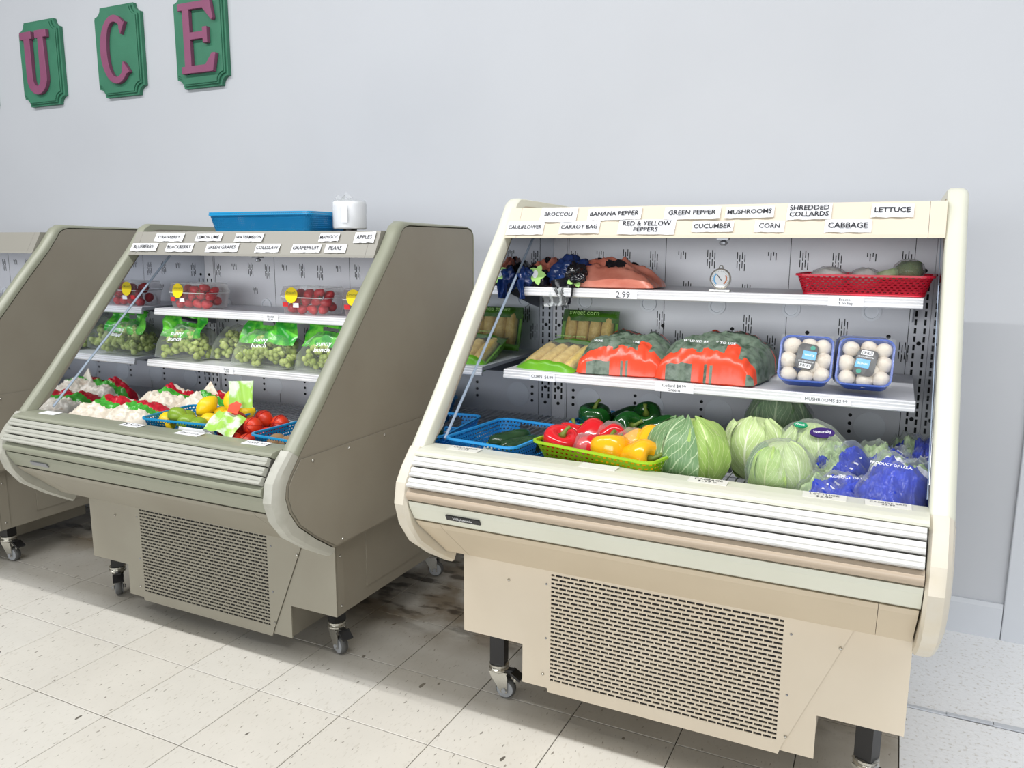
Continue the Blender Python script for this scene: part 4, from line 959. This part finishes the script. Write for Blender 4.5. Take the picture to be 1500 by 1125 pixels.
f = MB(); f.prism([(-.012, -.03), (.012, -.03), (.012, .03), (-.012, .03)], frame((-1.855, 2.470 - .0625, tz + .065), (1, .35, 0), (0, 0, 1)), .001); f.build('label', 'liner_disc', t)

# ------------------------------------------------------------ right case, top shelf
z1 = 1.165 + RZ + .001
t = thing('carrot_bag', 'long bag of carrots whose dark twisted end hangs over the shelf edge', 'bag of carrots', (-.80, 2.33, z1), 'bags of carrots on the top shelf')
def zc(u, v):
    if v > .42 and u < .45: return 1
    if .05 < u - .25 * v < .50 and -.62 < v < -.20 + .25 * u: return 1
    if -.35 < u < -.05 and -.2 < v < .15 + .2 * sin(u * 14): return 1
    if u < -.72: return 1
    return 0
def carrot(t, mx, w, d, h, seed):
    b = MB(); pillow(b, mx, w, d, h, 70, 44, None, seed, wr=.16, pinch=.46, lumps=1); nx, ny = 70, 44
    for q, m in enumerate(['carrot', 'blk_film']):
        keep = [b.f[s_ * nx * ny + j * nx + i] for s_ in range(2) for j in range(ny) for i in range(nx) if zc(-1 + 2 * (i + .5) / nx, -1 + 2 * (j + .5) / ny) == q]
        used = sorted({i for f in keep for i in f}); r_ = {i: n for n, i in enumerate(used)}; bb_ = MB(); bb_.add([b.v[i] for i in used], [tuple(r_[i] for i in f) for f in keep]); bb_.build('bag_body' if q == 0 else 'printed_band', m, t, smooth=True)
carrot(t, TR(-.785, 2.315, z1, rad(-3)), .31, .17, .072, 3)
def flower(t, mx, s_=1):
    f = MB(); n = 20; f.prism([((.024 + .007 * cos(5 * a)) * s_ * cos(a), (.026 + .006 * cos(5 * a)) * s_ * sin(a)) for a in [2 * pi * k / n for k in range(n)]], mx, .001); f.build('flower_print', 'lime_pr', t)
    f = MB(); f.prism([(.009 * s_ * cos(a), .012 * s_ * sin(a)) for a in [2 * pi * k / 9 for k in range(9)]], mx @ Matrix.Translation((-.006, .002, .001)), .0008); f.build('flower_centre', 'paper', t)
flower(t, frame((-.868, 2.222, z1 + .030), (1, .35, 0), (0, .3, 1)))
def head(t, c, r, sc, m, seed, nm): 
    b = MB(); b.ball(c, r, None, 48, 32, 0, 0, 0, sc); c = Vector(c)
    for i, v in enumerate(b.v):
        d = (Vector(v) - c); e = d.normalized(); k = 1 + .55 * noise.noise(e * 1.7 + Vector((seed, 0, 0))) + -.02 + .38 * abs(noise.noise(e * 3.2 + Vector((0, seed, 0)))); b.v[i] = tuple(c + d * k)
    return b.build(nm, m, t, smooth=True)
head(t, (-.905, 2.268, z1 + .045), .045, (1.15, .9, .95), 'navy_film', 4, 'twisted_end')
head(t, (-.872, 2.240, z1 + .038), .036, (1.0, .8, 1.0), 'blk_film', 9, 'twisted_end')
f = MB(); sheet(f, frame((-.905, 2.205, z1 + .030), (1, .05, .25), (.35, -.12, -1)), .085, .080, 12, 10, lambda u, v, w, d: (u * w / 2 * (1 - .55 * v), v * d, .012 * sin(5 * u) * v + .008 * sin(3 * u + 3 * v) + .010)); f.build('hanging_end', 'blk_film', t, smooth=True)
f = MB(); sheet(f, frame((-.925, 2.200, z1 + .000), (1, .02, .1), (.05, -.10, -1)), .085, .055, 12, 8, lambda u, v, w, d: (u * w / 2 * (1 - .2 * v), v * d, .008 * sin(8 * u) + .006 * sin(7 * v + 3))); f.build('clear_end', 'film_w', t, smooth=True)
t = thing('carrot_bag', 'shorter bag of carrots in the left corner of the top shelf, against the mirror', 'bag of carrots', (-1.0, 2.34, z1), 'bags of carrots on the top shelf')
carrot(t, TR(-1.005, 2.36, z1, rad(82)), .26, .105, .068, 8)
flower(t, frame((-1.000, 2.236, z1 + .035), (1, -.1, 0), (0, .25, 1)), 1.05)
head(t, (-1.040, 2.236, z1 + .020), .026, (.9, .7, 1.3), 'navy_film', 6, 'twisted_end')
f = MB(); sheet(f, frame((-1.038, 2.200, z1 + .020), (1, 0, .1), (-.12, -.05, -1)), .030, .058, 10, 10, lambda u, v, w, d: (u * w / 2 * (1 - .3 * v), v * d, .008 * sin(5 * u) + .006 * sin(3 * u + 5 * v))); f.build('hanging_end', 'navy_film', t, smooth=True)

# dial thermometer
t = thing('dial_thermometer', 'small round dial thermometer standing on the top shelf', 'thermometer', (-.447, 2.245, z1), None)
mx = frame((-.447, 2.245, z1 + .035), (1, 0, 0), (0, .08, 1))
MB().lathe([(.027, -.006), (.029, -.004), (.029, .004), (.0265, .006), (.0255, .004), (.024, .003)], mx, 32).build('rim', 'chrome', t, smooth=True, angle=40)
dd = MB().lathe([(.0245, 0), (.0245, .0035)], mx, 28).build('dial', 'dial', t)
a_ = MB(); 
for lo, hi, mi in ((130, 235, 0), (-55, 35, 1)):
    for k in range(8):
        a0 = rad(lo + (hi - lo) * k / 8); a1 = rad(lo + (hi - lo) * (k + 1) / 8); a_.add([mx @ Vector((r_ * cos(a), r_ * sin(a), .0038)) for a in (a0, a1) for r_ in (.015, .019)], [(0, 1, 3, 2)], mi)
a_.build('colour_arc', ['label_b', 'orange_d'], dd)
tk = MB()
for k in range(26): a = rad(-60 + 300 * k / 25); q = mx @ Matrix.Rotation(a, 4, 'Z') @ Matrix.Translation((.0215, 0, .004)); tk.obox(q, .0015, .0003, .0002)
tag(tk.build('tick_marks', 'ink', dd), kind='stuff')
q = mx @ Matrix.Rotation(rad(130), 4, 'Z') @ Matrix.Translation((.005, 0, .0045)); MB().obox(q, .011, .0009, .0004).build('needle', 'ink', dd)
MB().obox(TR(-.447, 2.245, z1 + .0025), .028, .012, .0022).build('foot', 'chrome', t)
MB().tube([(-.453, 2.247, z1 + .063), (-.450, 2.247, z1 + .072), (-.444, 2.247, z1 + .072), (-.441, 2.247, z1 + .063)], .0016, 6).build('hook', 'chrome', t)
# red basket with wrapped heads
basket('red basket at the right end of the top shelf', None, 'red_b', -.083, 2.345, z1, .335, .22, .052, rad(-2), nrow=7, pitch=.0155, handles='', taper=.90)
def wrapped_head(nm, label, c, r, sc, m, seed, group=None, cat='vegetable'):
    t = thing(nm, label, cat, (c[0], c[1], c[2] - r * sc[2]), group)
    b = MB(); b.ball(c, r, None, 24, 16, 0, .22, seed, sc); b.build('head', m, t, smooth=True); crumple(t, c, r * 1.10, sc, 'film_w', seed); return t
wrapped_head('cauliflower', 'wrapped white cauliflower at the left in the red basket', (-.175, 2.34, z1 + .038), .030, (1.5, 1.1, 1), 'caul', 3, 'wrapped heads in the red basket', 'cauliflower')
wrapped_head('cauliflower', 'wrapped white cauliflower in the middle of the red basket', (-.085, 2.35, z1 + .036), .030, (1.3, 1.1, 1), 'caul', 5, 'wrapped heads in the red basket', 'cauliflower')
t = wrapped_head('broccoli', 'wrapped broccoli leaning on the right rim of the red basket', (.020, 2.35, z1 + .062), .030, (1.15, 1, .95), 'brocc', 7, None, 'broccoli')
b = MB(); b.tube([(.015, 2.345, z1 + .060), (-.045, 2.35, z1 + .048), (-.07, 2.35, z1 + .040)], [.020, .013, .010], 10); b.build('stalk', 'celery', t, smooth=True)

# ------------------------------------------------------------ right case, second shelf
z2 = .930 + RZ + .001
def corn_tray(label, mx, w, d, seed, stand=False):
    o = mx.translation; t = thing('corn_tray', label, 'tray of corn', tuple(o), 'corn trays on the second shelf')
    h = .026
    A = rrect(w * .92, d * .92, .02, 4); B = rrect(w, d, .026, 4); I = rrect(w * .90, d * .90, .02, 4); k = len(A)
    b = MB(); vs = [mx @ Vector((p[0], p[1], 0)) for p in A] + [mx @ Vector((p[0] * (1 + .008 * sin(i * 2.4)), p[1], h)) for i, p in enumerate(B)] + [mx @ Vector((p[0], p[1], h - .002)) for p in I] + [mx @ Vector((p[0] * .96, p[1] * .96, .006)) for p in I]
    b.add(vs, [tuple(range(k - 1, -1, -1))] + [(r_ * k + i, r_ * k + (i + 1) % k, (r_ + 1) * k + (i + 1) % k, (r_ + 1) * k + i) for r_ in range(3) for i in range(k)] + [tuple(range(3 * k, 4 * k))])
    b.build('tray', 'corn_t', t, smooth=True, angle=50)
    rnd = random.Random(seed)
    for i in range(4):
        x = (i - 1.5) * w * .215; r = .0205; L = d * .40; vs = []; n = 20; rows = 14
        e = MB(); pr = [(.004, -L), (.011, -L * .985), (.017, -L * .88), (r, -L * .5), (r, L * .4), (r * .9, L * .75), (r * .72, L * .93), (.004, L)]
        e.lathe(pr, mx @ Matrix.Translation((x, -d * .01, .026)) @ Matrix.Rotation(-pi / 2, 4, 'X') @ Matrix.Rotation(rnd.uniform(0, 1), 4, 'Z'), 22, lobes=14, lamp=.035); e.build('corn_ear', 'corn', t, smooth=True)
    # printed green film bands over the two ends
    for s_, dep in ((1, .27), (-1, .13)):
        f = MB(); y0 = s_ * d * .5; y1 = s_ * d * (.5 - dep)
        def fn(u, v, w_, d_): return (u * w / 2 * 1.0, y0 + (y1 - y0) * v, h + (.0245 * (1 - abs(u) ** 3) * min(1, v * 2.2)) * (1 + .09 * cos(u * 4 * pi * .93)) + .001 * sin(9 * u))
        sheet(f, mx, w, d, 26, 6, fn); f.build('printed_film', 'corn_d' if s_ > 0 else 'corn_t', t, smooth=True)
    f = MB(); sheet(f, mx, w, d, 26, 8, lambda u, v, w_, d_: (u * w / 2, (-.5 + v) * d, h + .001 + .0275 * (1 - abs(u) ** 3) * min(1, min(v, 1 - v) * 6) * (1 + .05 * cos(u * 4 * pi * .93)))); f.build('clear_film', 'film', t, smooth=True)
    tm = MB(); put_text(tm, 'sweet corn', w * .52, .020, mx @ Matrix.Translation((-w * .06, d * .40, h + .030)), 0); tm.build('lettering', 'lime_pr', t)
corn_tray('green tray of four corn ears lying in front, leaning on the tray behind', TR(-.905, 2.215, z2 + .001, rad(-7), rad(16)) @ Matrix.Translation((0, .0, .001)), .200, .235, 1)
corn_tray('green tray of corn standing upright against the back wall', TR(-.895, 2.445, z2 + .072, rad(-2), rad(74)), .195, .150, 2)
def zcol(u, v):
    c = v + .012 * sin(u * 4) + .03 * noise.noise(Vector((u * 4, v * 2, 0)))
    if -.985 < c < -.80: return 1
    if c < -.996 and u > -.2: return 1
    if -.80 <= c < -.55 and u > .35 and u < .62: return 1
    if .44 < c < .56 and u > -.75: return 1
    return 0
for k, (x, y, rz, w, d, h, lb) in enumerate([(-.700, 2.245, 6, .265, .31, .092, 'bag of shredded collards with red bands, next to the corn'), (-.438, 2.240, -4, .285, .33, .106, 'plumper bag of shredded collards with red bands, left of the mushrooms')]):
    t = zoned_bag('collard_bag', lb, 'bag of greens', 'bags of shredded collards', TR(x, y, z2 + .001, rad(rz), rad(1)), w, d, h, ['collard', 'orange_p'], zcol, 21 + k * 7, wr=.14, pinch=.36)
    tm = MB(); put_text(tm, 'WASHED READY TO USE', w * .50, .012, TR(x - .01, y - .098, z2 + h * .99 + .0, rad(rz), rad(34)), .01); tm.build('lettering', 'paper', t)
def mushroom_tray(label, x, y, z, rz, seed, m='blue_t', tilt=58, flip=1, full=True):
    w, d, h = .128, .128, .050; mx = TR(x, y, z, rad(rz), rad(tilt)) @ Matrix.Translation((0, d / 2, 0))
    t = thing('mushroom_tray', label, 'tray of mushrooms', (x, y, z), 'mushroom trays on the second shelf')
    A = rrect(w * .84, d * .84, .018, 4); B = rrect(w, d, .022, 4); I = rrect(w * .93, d * .93, .019, 4); k = len(A)
    b = MB(); vs = [mx @ Vector((p[0], p[1], 0)) for p in A] + [mx @ Vector((p[0], p[1], h)) for p in B] + [mx @ Vector((p[0], p[1], h + .001)) for p in I] + [mx @ Vector((p[0] * .88, p[1] * .88, .005)) for p in I]
    b.add(vs, [tuple(range(k - 1, -1, -1))] + [(r_ * k + i, r_ * k + (i + 1) % k, (r_ + 1) * k + (i + 1) % k, (r_ + 1) * k + i) for r_ in range(3) for i in range(k)] + [tuple(range(3 * k, 4 * k))]); b.build('tray', m, t, smooth=True, angle=45)
    if not full: return t
    rnd = random.Random(seed)
    for i, (u, v) in enumerate([(-.30, -.30), (.02, -.32), (.31, -.29), (-.33, 0), (.33, .02), (-.28, .32), (.04, .35), (.30, .31), (0, 0), (.14, -.12)]):
        r = rnd.uniform(.0205, .0240) * (.85 if i in (1, 6, 9) else 1); q = mx @ Matrix.Translation((u * w, v * d, h - .016)) @ Matrix.Rotation(rnd.uniform(-.5, .5), 4, 'X') @ Matrix.Rotation(rnd.uniform(-.5, .5), 4, 'Y')
        b = MB(); b.lathe([(r * .35, -r * .55), (r * .8, -r * .5), (r, -r * .2), (r * .97, .2 * r), (r * .75, .62 * r), (r * .4, .83 * r), (.001, .9 * r)], q, 18, lobes=3, lamp=.03); mo = b.build('mushroom', 'mush', t, smooth=True)
    lm = mx @ Matrix.Translation((.002, .004 * flip, h + .0045)) @ Matrix.Rotation(rad(-8 if flip > 0 else 172), 4, 'Z')
    n = 4; f = MB(); f.prism(rrect(.048, .070, .012, 4), lm, .001); lb_ = f.build('label', 'label_k', t)
    f = MB(); f.prism([(-.010, -.010), (.022, -.010), (.022, .013), (-.010, .013)], lm @ Matrix.Translation((0, .002, .0011)), .0006); f.build('blue_patch', 'label_b', lb_)
    f = MB(); f.prism([(-.014, -.006), (.014, -.006), (.014, .006), (-.014, .006)], lm @ Matrix.Translation((.002, -.026, .0011)), .0006); f.build('barcode_patch', 'paper', lb_)
    f = MB()
    for i in range(9): f.obox(lm @ Matrix.Translation((-.009 + i * .0027, -.0255, .0020)), .0005 + .0004 * (i % 3 == 0), .004, .0001)
    tag(f.build('barcode', 'ink', lb_), kind='stuff')
    f = MB(); f.lathe([(.006, 0), (.006, .0006)], lm @ Matrix.Translation((.010, .025, .0011)), 12); f.build('round_mark', 'teal_l', lb_)
    tm = MB(); put_text(tm, 'WHITE', .024, .008, lm @ Matrix.Translation((.006, .004, .002)), .01); put_text(tm, 'MUSHROOMS', .036, .006, lm @ Matrix.Translation((.002, -.0145, .002)), .0); tm.build('lettering', 'paper', lb_)
    f = MB(); sheet(f, mx @ Matrix.Translation((0, -d / 2, 0)), w, d, 14, 14, lambda u, v, w_, d_: (u * w / 2 * .99, v * d, h + .0025 + .004 * (1 - u * u) * sin(pi * v) + .0006 * sin(14 * u + 9 * v))); f.build('clear_film', 'film', t, smooth=True)
    return t
mushroom_tray('blue tray of white mushrooms, left one, next to the collards', -.197, 2.105, z2 + .001, 2, 31)
mushroom_tray('blue tray of white mushrooms at the right end with its label upside down', -.060, 2.110, z2 + .001, -2, 32, flip=-1)
mushroom_tray('dark blue tray half hidden behind the right mushroom tray', -.070, 2.185, z2 + .001, 0, 33, m='navy_t', full=True, tilt=74)

# ------------------------------------------------------------ right case, lower deck
dR = BZ + RZ
basket('sky blue basket of cucumbers at the left end of the lower deck', 'blue baskets', 'sky_b', -.940, 1.912, dR, .225, .300, .080, rad(-6), handles='x')
def cucumber(label, a, b_, bend, r=.021, wrap=False):
    a = Vector(a); b_ = Vector(b_); t = thing('cucumber', label, 'cucumber', ((a.x + b_.x) / 2, (a.y + b_.y) / 2, min(a.z, b_.z) - r), 'cucumbers in the blue basket')
    n = 11; pts = []; rr = []
    for i in range(n):
        f_ = i / (n - 1); p = a.lerp(b_, f_); p += Vector((bend * sin(pi * f_), 0, .35 * abs(bend) * sin(pi * f_))); pts.append(p); rr.append(r * min(1, (1 - abs(2 * f_ - 1) ** 5)) ** .5 * (1 - .08 * f_) + .003)
    MB().tube(pts, rr, 14).build('skin', 'cuke', t, smooth=True)
    MB().ball(pts[0], .006, nu=8, nv=6).build('stem_end', 'stem', t, smooth=True)
    if wrap:
        MB().tube(pts, [q * 1.08 for q in rr], 14).build('wrap', 'film', t, smooth=True)
cz = dR + .046
cucumber('cucumber lying furthest left in the basket', (-.985, 1.880, cz), (-.915, 2.010, cz + .006), .006, .023)
cucumber('cucumber in the middle of the three', (-.935, 1.855, cz), (-.868, 1.975, cz + .004), .004, .019)
cucumber('curved cucumber at the right wall of the basket', (-.900, 1.815, cz), (-.830, 1.925, cz + .010), -.010, .021)
cucumber('short wrapped cucumber end showing through the handle hole', (-.955, 1.800, cz), (-.905, 1.802, cz), 0, .020, True)
basket('lime green basket of red and yellow peppers on the lower deck', None, 'lime_b', -.618, 1.885, dR + .008, .355, .270, .088, rad(-13), handles='', nrow=7, pitch=.0165, taper=.78)
PK = 1.14
for i, (m, x, y, z, r, h, rot, lb, wr_, st) in enumerate([
    ('redp', -.748, 1.835, .052, .040, .078, (25, 10, 20), 'red pepper with a white sticker in the front left corner of the lime basket', False, (-.4, -.8, .5)), ('redp', -.700, 1.925, .062, .036, .075, (-10, 70, 60), 'red pepper behind the stickered ones, standing highest', False, None),
    ('redp', -.757, 1.930, .048, .035, .07, (10, 20, 100), 'red pepper at the left wall of the lime basket, behind', False, (-.2, -.5, .9)), ('redp', -.640, 1.930, .060, .034, .075, (70, 20, 10), 'red pepper lying at the back in the middle', True, None),
    ('redp', -.683, 1.845, .044, .033, .07, (40, 70, 10), 'red pepper in cling film at the front wall, next to the yellow ones', True, None),
    ('yelp', -.605, 1.835, .052, .043, .075, (-20, 5, 40), 'yellow pepper with a curled stem in the middle of the front wall', False, None), ('yelp', -.515, 1.815, .052, .040, .085, (75, 0, 60), 'yellow pepper lying on its side in the front right corner', False, None),
    ('yelp', -.510, 1.895, .066, .038, .080, (60, 25, 140), 'yellow pepper at the right wall, behind the one on its side', False, None), ('yelp', -.570, 1.905, .056, .036, .078, (30, 60, 20), 'yellow pepper in cling film between the others', True, None)]):
    pepper(lb, ('red' if m == 'redp' else 'yellow') + ' peppers in the lime basket', m, (x - (.022 if x > -.56 else .012), y + (.022 if m == 'redp' else .006), dR + z + .022), r * PK, h * PK, tuple(rad(q) for q in rot), 4 if i % 2 else 3, wr_, st)
basket('sky blue basket of green peppers at the back of the lower deck', 'blue baskets', 'sky_b', -.665, 2.185, dR, .330, .230, .082, rad(-3), handles='')
for i, (x, y, z, r, h, rot, lb) in enumerate([(-.765, 2.150, .066, .040, .090, (8, 0, 10), 'green pepper standing at the left of the back basket'), (-.690, 2.225, .062, .038, .08, (0, 80, 20), 'green pepper at the back, second from the left'), (-.665, 2.130, .060, .040, .085, (60, 20, 30), 'green pepper in the front middle of the back basket'),
        (-.610, 2.180, .086, .036, .08, (20, -50, 70), 'green pepper on top, stem pointing up'), (-.565, 2.125, .066, .038, .088, (80, 10, 80), 'green pepper lying at the right wall of the back basket'), (-.600, 2.090, .040, .030, .07, (80, 40, 120), 'small green pepper low at the front wall')]):
    pepper(lb, 'green peppers in the back basket', 'grnp', (x, y - .02, dR + z + .014), r * 1.16, h * 1.14, tuple(rad(q) for q in rot), 3 + i % 2)
# cabbages
def leaf(t, c, r, az, wid, m, up=1.0, top=1.15, lift=.02, seed=0, lean=0):
    b = MB(); nx, ny = 18, 18; vs = []; uvs = []
    for j in range(ny + 1):
        v = j / ny; ph = -1.15 + (1.15 + top) * v
        for i in range(nx + 1):
            u = -1 + 2 * i / nx; ww = wid * (sin(pi * min(1, .10 + v * .86)) ** .55)
            th = az + u * ww / max(.45, cos(ph) ** .35 if cos(ph) > 0.05 else .45) * .8 + lean * v
            edge = max(abs(u), v * .98) ** 4
            q = r * (1 + lift + .075 * edge * (.6 + .8 * sin(v * 11 + u * 5 + seed)) + .05 * noise.noise(Vector((u * 2.2, v * 2.2, seed))) - .02 * (1 - abs(u)) ** 6)
            vs.append(Vector(c) + Vector((cos(th) * cos(ph), sin(th) * cos(ph), sin(ph) * up)) * q); uvs.append((.5 + u / 2, v))
    n = nx + 1; b.add(vs, [(j * n + i, j * n + i + 1, (j + 1) * n + i + 1, (j + 1) * n + i) for j in range(ny) for i in range(nx)]); b.uv = uvs
    b.build('leaf', m, t, smooth=True)
def cabbage(label, c, r, leaves, up=1.0, core='leaf_l', wrap=False, seed=0, labels=()):
    t = thing('cabbage', label, 'cabbage', (c[0], c[1], c[2] - r * up), 'cabbages on the lower deck')
    b = MB(); nu, nv = 36, 22; vs = []; uvs = []
    for j in range(nv + 1):
        ph = -pi / 2 + pi * j / nv
        for i in range(nu + 1):
            th = 2 * pi * i / nu; d = Vector((cos(th) * cos(ph), sin(th) * cos(ph), sin(ph) * up)); q = r * .975 * (1 + .05 * noise.noise(d * 1.7 + Vector((seed, 0, 0)))); vs.append(Vector(c) + d * q); uvs.append(((2.5 * i / nu) % 1, .1 + .8 * j / nv))
    n = nu + 1; b.add(vs, [(j * n + i, j * n + i + 1, (j + 1) * n + i + 1, (j + 1) * n + i) for j in range(nv) for i in range(nu)]); b.uv = uvs; b.build('head', core, t, smooth=True)
    for k, (az, wid, m, top, lift) in enumerate(leaves): leaf(t, c, r, rad(az), wid, m, up, top, lift, seed + k * 2.3)
    for (d_, m, w_, h_, txt) in labels:
        d_ = Vector(d_).normalized(); p = Vector(c) + Vector((d_.x, d_.y, d_.z * up)) * r * 1.16; q = d_.to_track_quat('Z', 'Y').to_matrix().to_4x4(); lm = Matrix.Translation(p) @ q
        s_ = MB(); s_.lathe([(1, -.003), (1, .0005)], lm @ Matrix.Diagonal((w_ / 2, h_ / 2, 1, 1)), 20); so = s_.build('label', m, t)
        if txt: tm = MB(); put_text(tm, txt, w_ * .7, h_ * .4, lm @ Matrix.Translation((0, 0, .0012)), .01); tm.build('lettering', 'paper', so)
    if wrap: crumple(t, c, r * 1.07, (1, 1, up), 'film_w', seed + 3, nz=.16)
    return t
cabbage('big loose cabbage with dark outer leaves, leftmost of the cabbages', (-.430, 1.890, dR + .080), .093, [(-10, .9, 'leaf_m', 1.45, .03), (-48, .8, 'leaf_m', 1.3, .05), (-118, 1.15, 'leaf_d', 1.35, .10), (-160, 1.0, 'leaf_d', 1.2, .05), (70, .9, 'leaf_d', 1.1, .03), (160, .9, 'leaf_d', 1.2, .04)], .98, 'leaf_m', seed=1)
cabbage('pale cabbage behind the big loose one, half hidden', (-.293, 2.030, dR + .084), .084, [(-100, .8, 'leaf_l', 1.25, .03), (-40, .7, 'leaf_l', 1.2, .02), (-160, .8, 'leaf_l', .9, .03)], .96, 'leaf_l', seed=2)
cabbage('wrapped cabbage in front, right of the big loose one', (-.212, 1.862, dR + .074), .073, [(-110, .8, 'leaf_m', 1.0, .03), (-50, .8, 'leaf_l', 1.3, .02), (-160, .7, 'leaf_d', 1.1, .02)], 1.0, 'leaf_l', True, 3)
cabbage('wrapped cabbage with purple and green labels, behind the front wrapped one', (-.165, 2.020, dR + .078), .082, [(-70, .9, 'leaf_l', 1.2, .02), (-140, .8, 'leaf_l', 1.0, .02)], 1.04, 'leaf_l', True, 4, [((.30, -.55, .75), 'purple_l', .060, .030, 'Naturally'), ((-.25, -.45, .95), 'green_l', .036, .020, 'Fresh')])
cabbage('dark green wrapped cabbage at the very back of the deck', (-.270, 2.245, dR + .104), .086, [(-90, .9, 'leaf_d', 1.2, .02), (-150, .8, 'leaf_d', 1.0, .02), (-30, .8, 'leaf_d', 1.0, .02)], 1.05, 'leaf_d', True, 5)
# celery and salad bags in blue printed film
def zblue(kind):
    if kind == 0: return lambda u, v: 0 if v < .62 else (1 if v > .70 else 2)
    return lambda u, v: 0 if (u > .15 or v < -.70 or (-.15 < v < .1 and u < -.3)) else 1
def blue_bag(label, mx, w, d, h, kind, seed):
    t = zoned_bag('lettuce_bag', label, 'bag of lettuce', 'bagged lettuce at the right end of the deck', mx, w, d, h, ['roy_film', 'celery', 'paper'], zblue(kind), seed, wr=.24, pinch=.40)
    b = MB(); pillow(b, mx @ Matrix.Translation((0, 0, .002)), w * 1.06, d * 1.08, h * 1.10, 22, 18, None, seed + .1, wr=.26, pinch=.38); b.build('clear_film', 'film', t, smooth=True)
    if kind == 0:
        tm = MB(); put_text(tm, 'PRODUCT OF U.S.A.', w * .62, .014, mx @ Matrix.Translation((0, d * .10, h * 1.30 + .004)) @ Matrix.Rotation(rad(4), 4, 'X'), .02); tm.build('lettering', 'paper', t)
    else:
        f = MB()
        for k in range(5): f.obox(mx @ Matrix.Translation((w * .30, (-.25 + k * .12) * d, h * .95)) @ Matrix.Rotation(rad(35), 4, 'Y'), w * .10, .0022, .0006)
        tag(f.build('printed_stripes', 'paper', t), kind='stuff')
    return t
blue_bag('royal blue lettuce bag in the front right corner of the deck', TR(.028, 1.850, dR + .022, rad(-14), rad(34)), .135, .200, .092, 0, 41)
blue_bag('royal blue lettuce bag in the front row, left of the corner one', TR(-.065, 1.835, dR + .006, rad(12), rad(18)), .150, .150, .062, 0, 42)
blue_bag('clear lettuce bag with blue stripes squeezed against the front wrapped cabbage', TR(-.122, 1.835, dR + .010, rad(-30), rad(24)), .10, .15, .060, 1, 43)
blue_bag('clear lettuce bag with a blue edge standing behind the striped one', TR(-.080, 1.975, dR + .020, rad(-20), rad(38)), .115, .16, .095, 1, 44)
blue_bag('clear lettuce bag with blue print in the middle of the back row', TR(.000, 2.055, dR + .010, rad(10), rad(18)), .14, .17, .085, 1, 45)
blue_bag('clear lettuce bag against the right end wall, at the back', TR(.060, 2.16, dR + .010, rad(-6), rad(14)), .11, .20, .085, 1, 46)
